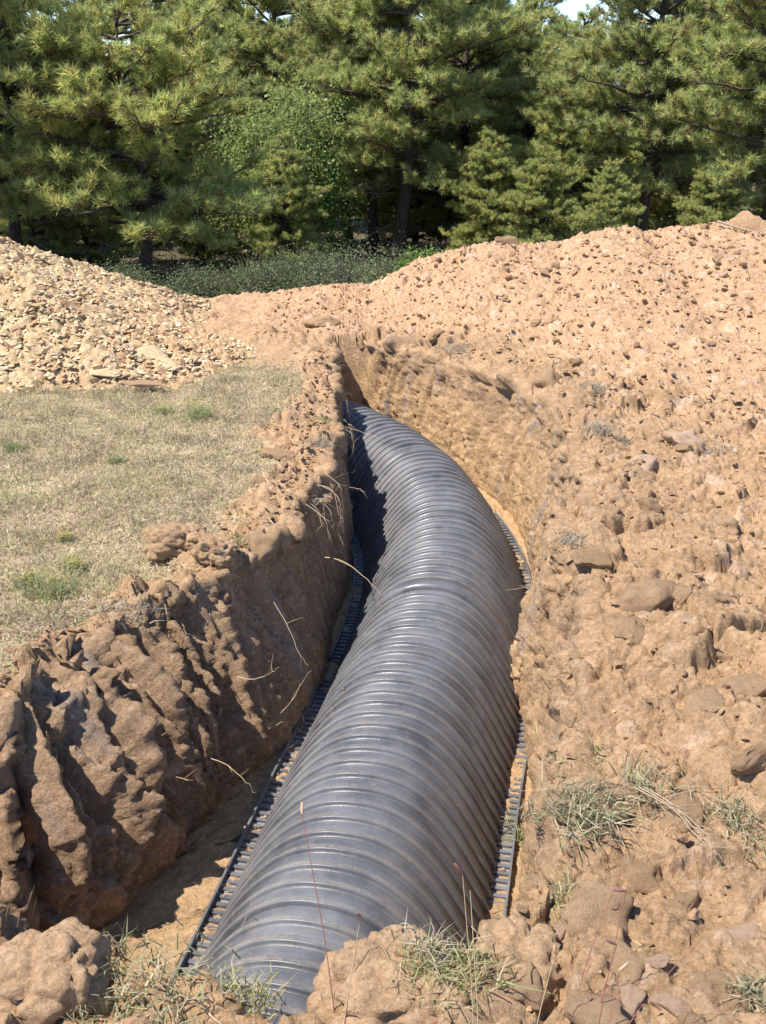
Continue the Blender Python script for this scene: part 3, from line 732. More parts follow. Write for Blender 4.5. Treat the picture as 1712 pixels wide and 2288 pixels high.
def box_bar(g, p0, p1, w, h, col=(0, 0, 0)):
    """bar from p0 to p1, width w (horizontal, across), height h"""
    p0 = np.array(p0, float); p1 = np.array(p1, float); d = p1 - p0; d /= np.linalg.norm(d)
    s = np.cross(d, [0, 0, 1]); s /= np.linalg.norm(s) + 1e-9; s *= w / 2; u = np.array([0, 0, h])
    v = [p0 - s, p0 + s, p1 + s, p1 - s, p0 - s + u, p0 + s + u, p1 + s + u, p1 - s + u]
    f = [(0, 3, 2, 1), (4, 5, 6, 7), (0, 1, 5, 4), (1, 2, 6, 5), (2, 3, 7, 6), (3, 0, 4, 7)]
    g.add(v, f, np.array(col, float))
chamber = empty('drainage_chamber', (0, 0, 0), 'long curved black plastic leach field chamber with close ribs lying in the trench', 'drainage chamber')
def flange(s0, s1, sgn, parent):
    g = Geo()
    sv = np.arange(s0 + .01, s1 - .01, .022)
    inner, outer_ = HW - .01, .431
    x, y, tx, ty = cpt(sv); nx, ny = ty * sgn, -tx * sgn
    # base plate strip
    for (a0, a1, z0, z1) in [(inner, outer_, .006, .006)]:
        V = np.stack([np.stack([x + nx * a0, y + ny * a0, np.full_like(x, z0)], 1), np.stack([x + nx * a1, y + ny * a1, np.full_like(x, z1)], 1)], 1)
        g.add(V.reshape(-1, 3), grid_faces(len(sv), 2), np.array([1.0, 1.0, 1.0]))
    # upright outer lip
    for i in range(len(sv) - 1):
        box_bar(g, (x[i] + nx[i] * outer_, y[i] + ny[i] * outer_, .0), (x[i + 1] + nx[i + 1] * outer_, y[i + 1] + ny[i + 1] * outer_, .0), .007, .032, (.10, .10, .10))
    # cross teeth
    for s in np.arange(s0 + .02, s1 - .02, .033):
        x1, y1, tx1, ty1 = cpt(s); n1 = (ty1 * sgn, -tx1 * sgn)
        box_bar(g, (x1 + n1[0] * inner, y1 + n1[1] * inner, .006), (x1 + n1[0] * (outer_ - .004), y1 + n1[1] * (outer_ - .004), .006), .014, .009, (.06, .06, .06))
    g.build('flange', M_plast, parent, smooth=False)
s_at = lambda yy: float(np.interp(yy, cl[:, 1], cs))
bounds = [round(q / RP) * RP + 1e-6 for q in (.1, s_at(2.02), s_at(3.74), s_at(5.42), LEN - .1)]
for i in range(4):
    sec = bpy.data.objects.new('chamber_section', None); C.objects.link(sec); sec.parent = chamber
    a, b = shell(bounds[i], bounds[i + 1], 'shell', sec, lift=(0, 0, .006, .002)[i])
    x, y, tx, ty = cpt(np.array([a, a + .02, a + .05, a + .062]))
    # joint collar, a smooth wide band over the end of the section
    an = np.linspace(0, np.pi, 57)
    if i > 1:
        sv = np.array([a - .012, a - .010, a + .02, a + .056, a + .060]); hh = np.array([.002, .0215, .0220, .0210, .002])
        x, y, tx, ty = cpt(sv); rx = HW * -np.cos(an)[None] + hh[:, None] * -np.cos(an)[None]; axn = np.sign(np.cos(an)) * np.abs(np.cos(an)) ** .97; rx = (HW + hh[:, None]) * -axn[None]; rz = HT * (1 - np.abs(axn) ** 2.35)[None] + hh[:, None] * np.sin(an)[None] + .012
        V = np.stack([x[:, None] + ty[:, None] * rx, y[:, None] - tx[:, None] * rx, rz], -1)
        mesh_np('collar', V.reshape(-1, 3), grid_faces(5, 57), M_plast, sec, color=np.full((5 * 57, 3), .06))
    # mould seams and nicks at the crown
    g = Geo()
    for k in range(int(a / RP) + 1, int(b / RP)):
        if (k * 7) % 5 in (0, 3, 4): continue
        s = (k + .5) * RP; off = random.gauss(.0, .008)
        for (q0, q1) in [((k + .46) * RP, (k + .98) * RP)]:
            x0, y0, tx, ty = cpt(q0); x1, y1, _, _ = cpt(q1)
            box_bar(g, (x0 + off, y0, HT + .0105), (x1 + off, y1, HT + .0115), .0028, .003, (0, 0, 0))
    g.build('seam', M_plast, sec, smooth=False)
    flange(a, b - .03, 1, sec)
    flange(a, b - .03, -1, sec)

pts = []; sz = []
for k in range(420):
    sgn = rr.choice([-1, 1]); s_ = rr.uniform(bounds[0], LEN); x, y, tx, ty = cpt(s_); a_ = rr.uniform(HW + .0, .50) if rr.random() < .8 else rr.uniform(.2, HW)
    zz_ = .012 if a_ > HW else .012 + HT * (1 - (a_ / HW) ** 2.35) + .010
    q = .006 + .022 * rr.random() ** 3
    if a_ < HW: q *= .5
    pts.append((x + ty * a_ * sgn, y - tx * a_ * sgn, zz_ + q * .2)); sz.append(q)
scatter_stuff('fallen_crumbs', pts, sz, stone_me, M_soil, 'small soil crumbs fallen on the chamber flanges and trench floor', 'crumbs', soilcol, 8)

# ------------------------------------------------------------------ trees
def needle_tufts(g, pos, axis, cols, nb=24, L=.135, W=.014):
    n = len(pos)
    d = rng.normal(size=(n, nb, 3)); d /= np.linalg.norm(d, axis=2)[..., None]
    d = d * .85 + axis[:, None] * .75
    ln = L * rng.uniform(.7, 1.15, (n, nb))
    cc = cols[:, None] * rng.uniform(.8, 1.2, (n, nb, 1))
    base = np.repeat(pos[:, None], nb, 1) + rng.normal(size=(n, nb, 3)) * .012
    blades(g, base.reshape(-1, 3), d.reshape(-1, 3), ln.ravel(), W, cc.reshape(-1, 3))
def pine_parts(seed, Ht, Rad, base_h, trunk_r=.13, gap=.26, per=5, dens=1.0, tint=(1, 1, 1), wide=1.0):
    r = np.random.default_rng(seed)
    tg = Geo(); bgm = Geo(); fg = Geo()
    n = 12; zz = np.linspace(0, Ht, n); wob = np.cumsum(r.normal(0, .05, (n, 2)), 0)
    tp = np.stack([wob[:, 0], wob[:, 1], zz], 1); tp[0, :2] = 0
    tube_geo(tg, tp, trunk_r * (1 - .88 * (zz / Ht)) * (1 + .35 * np.exp(-zz * 4)), 9)
    pos = []; axs = []; 
    h = base_h
    while h < Ht - .1:
        f = (h - base_h) / (Ht - base_h)
        L0 = Rad * (1 - f ** 2.1) * (.75 + .35 * math.sin(min(f * 4, 1.57))) + .15
        c = np.array([np.interp(h, zz, tp[:, 0]), np.interp(h, zz, tp[:, 1]), h])
        for k in range(per):
            if r.random() < .12: continue
            az = r.uniform(0, 2 * np.pi); L = L0 * r.uniform(.55, 1.15)
            m = 9; t = np.linspace(0, 1, m)
            up = r.uniform(-.12, .35) + f * .3
            side_ = r.normal(0, .12)
            dirv = np.array([math.cos(az), math.sin(az), 0]); perp = np.array([-dirv[1], dirv[0], 0])
            br = c + dirv * (L * t)[:, None] + perp * (L * side_ * t ** 2)[:, None] + np.array([0, 0, 1]) * (L * (up * t - .30 * t ** 2 + .22 * t ** 3))[:, None]
            br += r.normal(0, .018 * L, br.shape) * t[:, None]
            tube_geo(bgm, br, np.linspace(.020 + .012 * L, .006, m), 4, (.085, .066, .052))
            nt_ = max(5, int(L * 17 * dens))
            for q in range(nt_):
                tq = r.uniform(.30, 1.0) if q else 1.0
                b0 = np.array([np.interp(tq, t, br[:, i]) for i in range(3)])
                ta = br[-1] - br[-3]; ta /= np.linalg.norm(ta) + 1e-9
                sd_ = perp * r.choice([-1, 1]) * r.uniform(.5, 1.2) + ta * r.uniform(.3, 1) + np.array([0, 0, r.uniform(-.1, .75)])
                if q == 0: sd_ = ta + np.array([0, 0, .35])
                sd_ /= np.linalg.norm(sd_)
                tl = r.uniform(.16, .50) * (1.15 - .5 * tq) * (.6 + .4 * min(1, L))
                e = b0 + sd_ * tl + np.array([0, 0, tl * .25])
                mid = (b0 + e) / 2 + r.normal(0, .02, 3) - np.array([0, 0, tl * .05])
                tube_geo(bgm, np.array([b0, mid, e]), np.array([.008, .006, .004]), 3, (.09, .07, .05))
                nn = max(2, int(tl / .085))
                for w in range(nn):
                    tw = .35 + .65 * (w + 1) / nn
                    p_ = b0 + (e - b0) * tw + r.normal(0, .015, 3)
                    pos.append(p_); axs.append(sd_ * .6 + np.array([0, 0, .55]))
        h += gap * r.uniform(.6, 1.3)
    pos = np.array(pos); axs = np.array(axs)
    base = np.array([[.43, .47, .19], [.50, .52, .21], [.36, .43, .18], [.52, .50, .21]])
    cols = base[r.integers(0, 4, len(pos))] * r.uniform(.8, 1.2, (len(pos), 1)) * np.array(tint)
    dead = r.random(len(pos)) < .03
    cols[dead] = (.22, .13, .06)
    needle_tufts(fg, pos, axs, cols)
    # bare dead twigs low on the trunk
    for k in range(14):
        z0 = r.uniform(.25, max(.5, base_h + .8)); az = r.uniform(0, 6.28); L = r.uniform(.35, 1.1) * min(1.3, Rad * .6)
        t = np.linspace(0, 1, 6); d = np.array([math.cos(az), math.sin(az), r.uniform(-.35, .15)])
        b_ = np.array([0, 0, z0]) + d * (L * t)[:, None] + r.normal(0, .03, (6, 3)) * t[:, None]
        tube_geo(bgm, b_, np.linspace(.012, .003, 6), 3, (.17, .145, .12))
        for q in range(5):
            i = r.integers(2, 6); dd = d + r.normal(0, .6, 3); dd /= np.linalg.norm(dd)
            tube_geo(bgm, np.array([b_[i], b_[i] + dd * .12, b_[i] + dd * .25 + r.normal(0, .03, 3)]), np.array([.005, .004, .002]), 3, (.19, .16, .13))
    print('pine', seed, len(pos))
    a = tg.build('trunk', M_bark); b = bgm.build('branches', M_twig); c_ = fg.build('crown', M_leaf, smooth=False)
    return [a, b, c_]
protos = {}
def plant_pine(kind, args, x, y, rz, sc, label, group='pine trees behind the heaps', dz=0):
    e = empty('pine_tree', (x, y, float(G(x, y)) - .05 + dz), label, 'tree', group, rz); e.scale = (sc, sc, sc)
    if kind not in protos:
        protos[kind] = pine_parts(*args[0], **args[1])
        for o in protos[kind]: o.parent = e
    else:
        for o in protos[kind]:
            c = o.copy(); C.objects.link(c); c.parent = e
    return e
KA = ((11, 7.2, 2.6, 1.3), dict(trunk_r=.17, per=5, gap=.26))
KB = ((12, 3.6, 1.8, .9), dict(trunk_r=.09, per=6, gap=.2, tint=(1.08, 1.06, .9)))
KC = ((13, 6.6, 1.75, 1.7), dict(trunk_r=.15, per=6, gap=.22, tint=(1.03, 1.04, .95)))
KD = ((14, 6.2, 1.6, 1.5), dict(trunk_r=.13, per=6, gap=.21))
KE = ((15, 5.2, 1.5, .6), dict(trunk_r=.10, per=7, gap=.20, tint=(1.04, 1.04, .90)))
for kk, args, u, d, rz, sc, lab in [
 ('A', KA, -540, 14.0, .5, 1.0, 'big pine at the left edge reaching long dark limbs over its neighbour'),
 ('B', KB, -232, 14.8, 1.0, 1.0, 'low spreading pine with thin trunk standing behind the rock heap'),
 ('B', KB, -350, 15.5, 3.1, 1.1, 'short bushy pine at the left edge under the big limbs'),
 ('A', KA, -275, 19.5, 2.2, .92, 'pine rising behind the low spreading pine at the left'),
 ('C', KC, 10, 21.0, 0, 1.0, 'tall pine with dark straight trunk in the middle of the photo'),
 ('D', KD, -43, 22.8, 1.2, 1.0, 'slim pine left of the middle trunk with light showing beside its base'),
 ('D', KD, -16, 22.0, 2.6, .95, 'leaning slim pine directly left of the tall middle pine'),
 ('C', KC, 84, 23.0, 2.2, .97, 'pine with forked dark limbs right of the middle trunk'),
 ('C', KC, -110, 23.5, 1.7, .98, 'tall dark pine behind the leafy green tree'),
 ('E', KE, 102, 19.5, 3.0, .46, 'small young pine with low skirt in front of the middle pines at the heap dip'),
 ('D', KD, 262, 20.0, 4.0, .98, 'pine with straight visible stem above the heap crest'),
 ('E', KE, 190, 20.5, 1.0, .72, 'bushy pine filling the gap left of the straight stem'),
 ('E', KE, 130, 22.0, 4.4, .74, 'short full pine between the forked pine and the bushy pine'),
 ('E', KE, 118, 25.5, 2.4, 1.0, 'pine in the second row right of the forked pine'),
 ('E', KE, 146, 25.0, 1.4, .97, 'shorter pine under the bright gap in the tree line'),
 ('D', KD, 330, 22.0, .3, .95, 'slim pine between the straight stem and the right edge trunk'),
 ('C', KC, 378, 17.5, 5.0, 1.0, 'thick trunked pine at the right edge of the photo'),
 ('E', KE, 300, 24.5, 2.0, .95, 'dense pine in the second row behind the straight stem'),
 ('E', KE, -390, 24.0, 4.0, 1.0, 'dense pine behind the big limbs at the left edge'),
 ('D', KD, -180, 24.5, 5.2, .95, 'pine top showing between the left pines and the leafy tree')]:
    plant_pine(kk, args, u / FPX * (.923 * d + 1.2), d, rz, sc, lab, None)
rb = random.Random(21)
for i in range(34):
    row = i // 17; x = -16 + (i % 17) * 2.05 + rb.uniform(-.6, .6); y = 28 + row * 5.5 + rb.uniform(-1, 1)
    if abs(x / y - .128) < .004 or abs(x / y - .215) < .012 or abs(x / y + .235) < .014: continue
    plant_pine(*(('E', KE) if i % 3 else ('D', KD)), x, y, rb.uniform(0, 6.28), rb.uniform(.86, 1.06) * (1.0 if row == 0 else 1.12), 'green pine in the far rows behind the nearer pines', 'far pines')
for i, (u, d, sc, lab) in enumerate([(-95, 17.5, .42, 'low young pine at the right foot of the low spreading pine'), (225, 17.0, .34, 'young pine peeking just over the heap crest left of the straight stem'), (320, 17.2, .36, 'young pine peeking over the heap crest near the right edge'), (150, 18.5, .40, 'young pine above the round clod on the heap crest'), (-345, 16.5, .40, 'low young pine at the left edge over the rock heap'), (-290, 17.2, .46, 'low young pine over the middle of the rock heap crest'), (-180, 19.0, .42, 'low dark young pine between the rock heap and the leafy tree'), (-375, 19.5, .6, 'bushy young pine in the shade at the far left'), (-235, 21.5, .6, 'bushy young pine deep in the shade behind the low spreading pine'), (35, 24.5, .8, 'bushy pine deep between the middle trunks')]):
    plant_pine('E', KE, u / FPX * (.923 * d + 1.2), d, 1.3 * i, sc, lab, None)

def leafy(name, loc, Ht, Rad, nleaf, leaf, cols, label, cat, seed, stems=5, dens_shell=.6, mat=None, base=.1, wood=(.10, .085, .07), group=None, zsq=1.0):
    r = np.random.default_rng(seed); e = empty(name, loc, label, cat, group)
    sg = Geo(); fg = Geo(); clumps = []
    for k in range(stems):
        az = r.uniform(0, 6.28); rad = Rad * r.uniform(.1, .8); top = np.array([math.cos(az) * rad, math.sin(az) * rad, Ht * r.uniform(.6, .95)])
        t = np.linspace(0, 1, 7); p = top * (t ** .9)[:, None] * np.array([1, 1, 1]) + r.normal(0, .03 * Ht, (7, 3)) * t[:, None]; p[0] = (0, 0, 0)
        p[:, :2] *= (t ** .5)[:, None]
        tube_geo(sg, p, np.linspace(.03 * Ht / 2, .006, 7), 5, wood)
        for q in range(12):
            i = r.integers(2, 7); d = r.normal(0, 1, 3); d[2] = abs(d[2]) * .6; d /= np.linalg.norm(d); L = Rad * r.uniform(.25, .6)
            e1 = p[i] + d * L; tube_geo(sg, np.array([p[i], (p[i] + e1) / 2 + r.normal(0, .03, 3), e1]), np.array([.01, .006, .003]) * max(.5, Ht / 2), 3, wood)
            clumps += [e1, (p[i] + e1) / 2]
    nx = int(len(clumps) * .8)
    for k in range(nx):
        d = r.normal(0, 1, 3); d /= np.linalg.norm(d); q = d * r.uniform(dens_shell, 1.0) * np.array([Rad, Rad, Ht * .5 * zsq]); q[2] += Ht * .52
        if q[2] > base * Ht: clumps.append(q)
    clumps = np.array(clumps); cs_ = Rad * .17
    n = nleaf; ci = r.integers(0, len(clumps), n)
    pos = clumps[ci] + r.normal(0, 1, (n, 3)) * cs_ * np.array([1, 1, .8])
    pos[:, 2] = np.maximum(pos[:, 2], .03)
    cc = np.array(cols)[r.integers(0, len(cols), n)] * r.uniform(.75, 1.25, (n, 1)) * (.8 + .4 * r.random(len(clumps)))[ci][:, None]
    a = r.normal(size=(n, 3)); a /= np.linalg.norm(a, axis=1)[:, None]; b = np.cross(a, r.normal(size=(n, 3))); b /= np.linalg.norm(b, axis=1)[:, None]
    L = leaf * r.uniform(.7, 1.3, (n, 1))
    v = np.stack([pos - a * L * .5, pos + b * L * .35, pos + a * L * .5, pos - b * L * .35], 1).reshape(-1, 3)
    k4 = np.arange(n)[:, None] * 4; f = np.concatenate([k4 + [0, 1, 2], k4 + [0, 2, 3]])
    fg.add(v, f, np.repeat(cc, 4, 0))
    sg.build('stem', M_twig, e); fg.build('foliage', mat or M_leaf, e, smooth=False)
    return e
gz = lambda x, y: float(G(x, y)) - .03
leafy('leafy_tree', (-1.95, 18.6, gz(-1.95, 18.6)), 2.9, 1.15, 30000, .055, [(.30, .37, .12), (.36, .41, .15), (.22, .30, .09)], 'bright green leafy young tree between the left and middle pines', 'tree', 31, stems=11, base=.02, zsq=.82, dens_shell=.25)
leafy('leafy_tree', (-1.25, 18.8, gz(-1.25, 18.8)), 2.0, .75, 12000, .05, [(.17, .26, .055), (.13, .21, .05)], 'small bright green leafy sapling at the foot of the middle pines', 'tree', 32, stems=5, base=.02)
gr = [(.17, .20, .10), (.15, .18, .09), (.20, .20, .13), (.13, .17, .07)]
shr = [(-.35, 12.4, .75, .75, 'grey green shrub left of the heap foot'), (.25, 11.5, .75, .6, 'pale grey shrub at the foot of the spoil heap slope'), (-1.3, 12.3, .6, .6, 'low dark shrub behind the saddle between the heaps'),
       (-2.2, 12.6, .45, .5, 'twiggy grey shrub just right of the rock heap'), (-3.1, 12.6, .5, .5, 'dry twiggy shrub behind the rock heap crest'), (1.2, 12.6, .7, .6, 'grey shrub rising behind the heap crest dip'),
       (2.1, 13.0, .9, .8, 'grey green shrub behind the highest part of the crest'), (3.9, 12.4, .9, .9, 'grey shrub between the stem and the right edge trunk'), (-.9, 12.9, .7, .7, 'shaded shrub under the leafy green tree'), (3.0, 14.5, 1.0, .8, 'dusky shrub below the straight stemmed pine')]
for i, (x, y, h_, r_, lab) in enumerate(shr):
    leafy('shrub', (x, y, gz(x, y)), h_ * .55, r_, 9000, .024, gr, lab, 'shrub', 40 + i, stems=9, base=.0, wood=(.12, .10, .08), mat=M_shrub)
leafy('shrub', (.50, 10.9, gz(.5, 10.9)), .55, .38, 5000, .035, [(.16, .27, .05), (.2, .3, .08)], 'bright green bush peeking over the left end of the spoil heap', 'shrub', 55, stems=6, base=0)
leafy('shrub', (-1.55, 12.6, gz(-1.55, 12.6)), .30, .35, 3000, .03, [(.13, .20, .06), (.16, .22, .07)], 'small green weed in the shade behind the saddle', 'shrub', 56, stems=6, base=0)
# forest floor litter and undergrowth
def undergrowth():
    g = Geo(); n = 26000
    x = rng.uniform(-12, 12, n); y = rng.uniform(9.6, 32, n); z = G(x, y)
    d = rng.normal(size=(n, 3)) * .6; d[:, 2] = 1
    cc = np.array([(.16, .14, .09), (.12, .14, .06), (.2, .17, .12)])[rng.integers(0, 3, n)] * rng.uniform(.7, 1.2, (n, 1))
    blades(g, np.stack([x, y, z], 1), d, rng.uniform(.08, .28, n), .014, cc, bend=.25)
    tag(g.build('undergrowth', M_grass, smooth=False), 'dry grass and low growth on the ground under the pines', 'undergrowth', kind='stuff')
undergrowth()

# ------------------------------------------------------------------ grass
surf_x = P1[..., 0]; 
def surf_many(x, y):
    out = np.empty(len(x)); ii = np.clip(np.searchsorted(ys, y), 1, NR - 1)
    order = np.argsort(ii, kind='stable'); 
    for i in np.unique(ii):
        m = np.nonzero(ii == i)[0]; xs_ = np.maximum.accumulate(X[i]); out[m] = np.interp(x[m], xs_, P1[i, :, 2])
    return out
def bare_many(x, y):
    out = np.empty(len(x)); ii = np.clip(np.searchsorted(ys, y), 1, NR - 1)
    for i in np.unique(ii):
        m = np.nonzero(ii == i)[0]; xs_ = np.maximum.accumulate(X[i]); out[m] = np.interp(x[m], xs_, bare[i])
    return out
def lawn():
    g = Geo(); n = 230000
    y = 2.2 + 4.5 * rng.random(n) ** 1.0; x = -.2 - 3.2 * rng.random(n)
    vis = (np.abs(x) < .42 * y + .5)
    x = x[vis]; y = y[vis]
    b = bare_many(x, y); dn = fbm(x * 3, y * 3, 3, 200)
    keep = rng.random(len(x)) > np.clip(b * 1.15 - .1, 0, .985) + .25 * (dn < -.1)
    x = x[keep]; y = y[keep]; n = len(x); z = surf_many(x, y)
    hue = 1.5 * fbm(x * 1.3, y * 1.3, 4, 210) + rng.normal(0, .3, n)
    pal = np.array([(.66, .53, .35), (.45, .43, .23), (.56, .41, .33), (.74, .63, .42), (.36, .40, .15)])
    idx = np.clip(((hue + .9) / 1.8 * 5).astype(int), 0, 4); idx = np.where(rng.random(n) < .35, rng.integers(0, 5, n), idx)
    cc = pal[idx] * rng.uniform(.55, 1.25, (n, 1)) * (1 + .5 * fbm(x * 6, y * 6, 3, 215))[:, None]
    d = rng.normal(size=(n, 3)) * .9; d[:, 2] = np.abs(d[:, 2]) + .45
    blades(g, np.stack([x, y, z - .004], 1), d, rng.uniform(.018, .06, n) * (1 + .8 * fbm(x * 4, y * 4, 2, 216)), .0035, cc, bend=.25)
    tag(g.build('grass', M_grass, smooth=False), 'short dry greenish purple grass on the left bank', 'grass', kind='stuff')
lawn()
def tuft(x, y, h, r_, n, pal, label, name='grass_tuft', cat='grass tuft', group=None, z=None, droop=.35, lean=(0, 0), w=.004):
    z = surf(x, y) if z is None else z
    e = None; g = Geo(); base = np.stack([rng.normal(0, r_ * .35, n), rng.normal(0, r_ * .35, n), np.full(n, -.01)], 1)
    d = rng.normal(size=(n, 3)) * .65 + np.array([lean[0], lean[1], 0]); d[:, 2] = np.abs(rng.normal(.8, .3, n))
    cc = np.array(pal)[rng.integers(0, len(pal), n)] * rng.uniform(.8, 1.2, (n, 1))
    blades(g, base, d, rng.uniform(.45, 1.1, n) * h, w, cc, bend=droop)
    o = g.build(name, M_grass, smooth=False); o.location = (x, y, z); tag(o, label, cat, group); return o
straw = [(.50, .42, .25), (.42, .36, .20), (.36, .35, .16), (.30, .32, .14)]
green = [(.30, .31, .17), (.42, .38, .24), (.52, .45, .30), (.28, .28, .16), (.38, .30, .20)]
greyp = [(.44, .37, .28), (.37, .31, .24), (.50, .43, .31)]
T = [ # px, py, z, h, r, n, palette, label
 (1270, 1700, .76, .12, .12, 300, green, 'long green and straw grass tuft hanging below the broad brown lump'),
 (1420, 1640, .78, .10, .14, 260, green, 'wide green grass tuft between lumps on the right bank'),
 (1600, 1690, .78, .12, .12, 280, green, 'dark green tuft with grey roots at the right edge'),
 (1640, 1320, .78, .12, .10, 260, straw, 'pale dry tuft sticking out at the right edge halfway up'),
 (1530, 1480, .78, .08, .12, 160, green, 'thin green tuft below the pale dry tuft'),
 (1290, 1560, .76, .07, .14, 150, straw, 'flat straw tuft on top of the right bank'),
 (1250, 1830, .76, .08, .05, 130, green, 'small upright green tuft beside the large cracked clod'),
 (1225, 1860, .76, .07, .07, 70, straw, 'sparse straw sprig on the slope right of the flange'),
 (1110, 1880, .70, .09, .05, 90, straw, 'dry stalk bundle beside the right flange'),
 (1390, 1990, .76, .05, .06, 120, straw, 'tiny straw tuft between the lower right clods'),
 (1640, 2090, .74, .08, .05, 130, green, 'green sprig at the right edge near the bottom'),
 (1140, 1600, .66, .09, .07, 130, straw, 'straw and root bundle over the flange beside the overhanging clod'),
 (1150, 1420, .68, .09, .10, 260, straw, 'dry tuft at the lip where soil buries the right flange'),
 (1160, 1610, .66, .06, .06, 90, green, 'small green tuft under the overhanging clod'),
 (1240, 1180, .72, .07, .09, 160, greyp, 'grey dry tuft near the dark crack at the bend'),
 (1290, 930, .72, .08, .13, 240, greyp, 'grey plant remains on the upper right bank'),
 (1350, 925, .74, .08, .08, 150, greyp, 'small grey sprig right of the grey plant remains'),
 (1280, 800, .80, .09, .14, 240, greyp, 'grey bushy tuft on the far bank by the dark clods'),
 (980, 740, .72, .08, .18, 200, greyp, 'faint grey tuft on the bank above the far trench wall'),
 (1540, 890, .85, .07, .09, 130, greyp, 'grey sprig on the spoil slope at the upper right'),
 (920, 2080, .72, .07, .08, 260, straw, 'pale green grass tuft on top of the broad front mound'),
 (930, 2040, .74, .08, .05, 110, greyp, 'grey wiry tuft leaning over the front mound towards the chamber'),
 (490, 2120, .66, .08, .13, 420, straw, 'straw grass clump at the near end of the trench beside the chamber'),
 (560, 2150, .66, .09, .06, 160, straw, 'drooping straw blades over the near end of the chamber'),
 (230, 2140, .64, .07, .22, 420, straw, 'straw grass patch on the front bank at the lower left'),
 (330, 2170, .64, .08, .20, 260, green, 'lower green grass patch at the bottom of the photo'),
 (1000, 2110, .70, .08, .10, 200, straw, 'flattened straw tuft right of the broad front mound'),
 (500, 1150, .70, .09, .07, 200, straw, 'straw fringe hanging from the split sod lump'),
 (500, 1270, .66, .08, .12, 320, straw, 'root fringe tuft at the left lip over the shaded wall'),
 (450, 1300, .66, .07, .10, 220, greyp, 'grey root mat beside the brown clod at the left lip'),
 (690, 960, .66, .07, .08, 220, greyp, 'grey grass fringe at the far left lip'),
 (700, 900, .66, .06, .06, 160, straw, 'straw fringe on the left lip beside the chamber end'),
 (650, 1060, .66, .06, .10, 220, greyp, 'grey dry grass mat on the left lip above the roots'),
 (540, 1000, .66, .06, .10, 200, greyp, 'dry purple grey plant on the left bank by the small clod'),
 (270, 1310, .66, .07, .14, 260, greyp, 'grey grass mat at the near corner of the left bank'),
 (110, 1330, .66, .06, .16, 240, greyp, 'grey dry grass patch on the near left bank'),
]
for (px, py, z, h, r_, n, pal, lab) in T:
    x, y = P(px, py, z); z2 = surf(x, y)
    if 'mound' in lab and 'front' in lab and 'right' not in lab: z2 = max(z2, .715)
    tuft(x, y, h, r_, n, pal, lab, z=z2, lean=(.2, -.35) if 'hang' in lab or 'droop' in lab or 'fringe' in lab else (0, 0))
# yellow flowering snakeweed cushions
for i, (px, py, s, lab) in enumerate([(430, 890, .14, 'yellow flowering weed cushion in the middle of the grass bank'), (350, 880, .09, 'pale yellow weed cushion left of the yellow cushion'), (110, 1265, .13, 'yellow green weed at the near left of the grass bank'), (60, 1250, .08, 'small yellow weed at the left edge of the grass bank'),
                                     (30, 960, .09, 'green weed at the left edge of the far grass bank'), (250, 985, .06, 'small green weed in the centre of the grass'), (160, 1215, .07, 'green leafy weed above the yellow green weed'), (140, 1150, .05, 'faint yellow weed halfway down the grass bank')]):
    x, y = P(px, py, .66); z = surf(x, y)
    e = empty('weed', (x, y, z), lab, 'weed'); n = 300
    g = Geo(); d = rng.normal(size=(n, 3)) * .8; d[:, 2] = np.abs(d[:, 2]) + .5
    blades(g, rng.normal(0, s * .25, (n, 3)) * np.array([1, 1, 0]), d, rng.uniform(.4, 1, n) * s * .8, .004, np.array([(.32, .35, .16), (.38, .39, .20)])[rng.integers(0, 2, n)], bend=.1)
    g.build('leaves', M_grass, e, smooth=False)
    if 'yellow' in lab:
        g = Geo(); n = 45; p = rng.normal(0, s * .33, (n, 3)); p[:, 2] = s * .6 + rng.uniform(-.2, .15, n) * s
        for q in p: g.add(q + np.array([(0, 0, .004), (.005, 0, 0), (-.0025, .0043, 0), (-.0025, -.0043, 0)]), [(0, 1, 2), (0, 2, 3), (0, 3, 1)], np.array([.62, .52, .14]))
        g.build('flowers', M_grass, e, smooth=False)

# ------------------------------------------------------------------ roots, sticks, dry stalks
def root_obj(name, pts, r0, col, label, cat, branch=0, group=None, seed=0):
    pts = [np.array(p, float) for p in pts]; o0 = pts[0].copy(); c = cr_spline(np.array(pts) - o0, 16); g = Geo(); r = np.random.default_rng(seed)
    c += r.normal(0, .003, c.shape) * np.linspace(0, 1, 16)[:, None]
    tube_geo(g, c, np.linspace(r0, r0 * .35, 16), 5, col)
    for k in range(branch):
        i = r.integers(4, 14); d = (c[i + 1] - c[i - 1]); d /= np.linalg.norm(d); d += r.normal(0, .6, 3); d /= np.linalg.norm(d); L = r.uniform(.03, .08)
        tube_geo(g, np.array([c[i], c[i] + d * L * .5, c[i] + d * L + r.normal(0, .01, 3)]), np.array([r0 * .5, r0 * .35, r0 * .2]), 4, col)
    o = g.build(name, M_twig); o.location = o0; return tag(o, label, cat, group)
tan = (.50, .36, .22); dk = (.30, .20, .12)
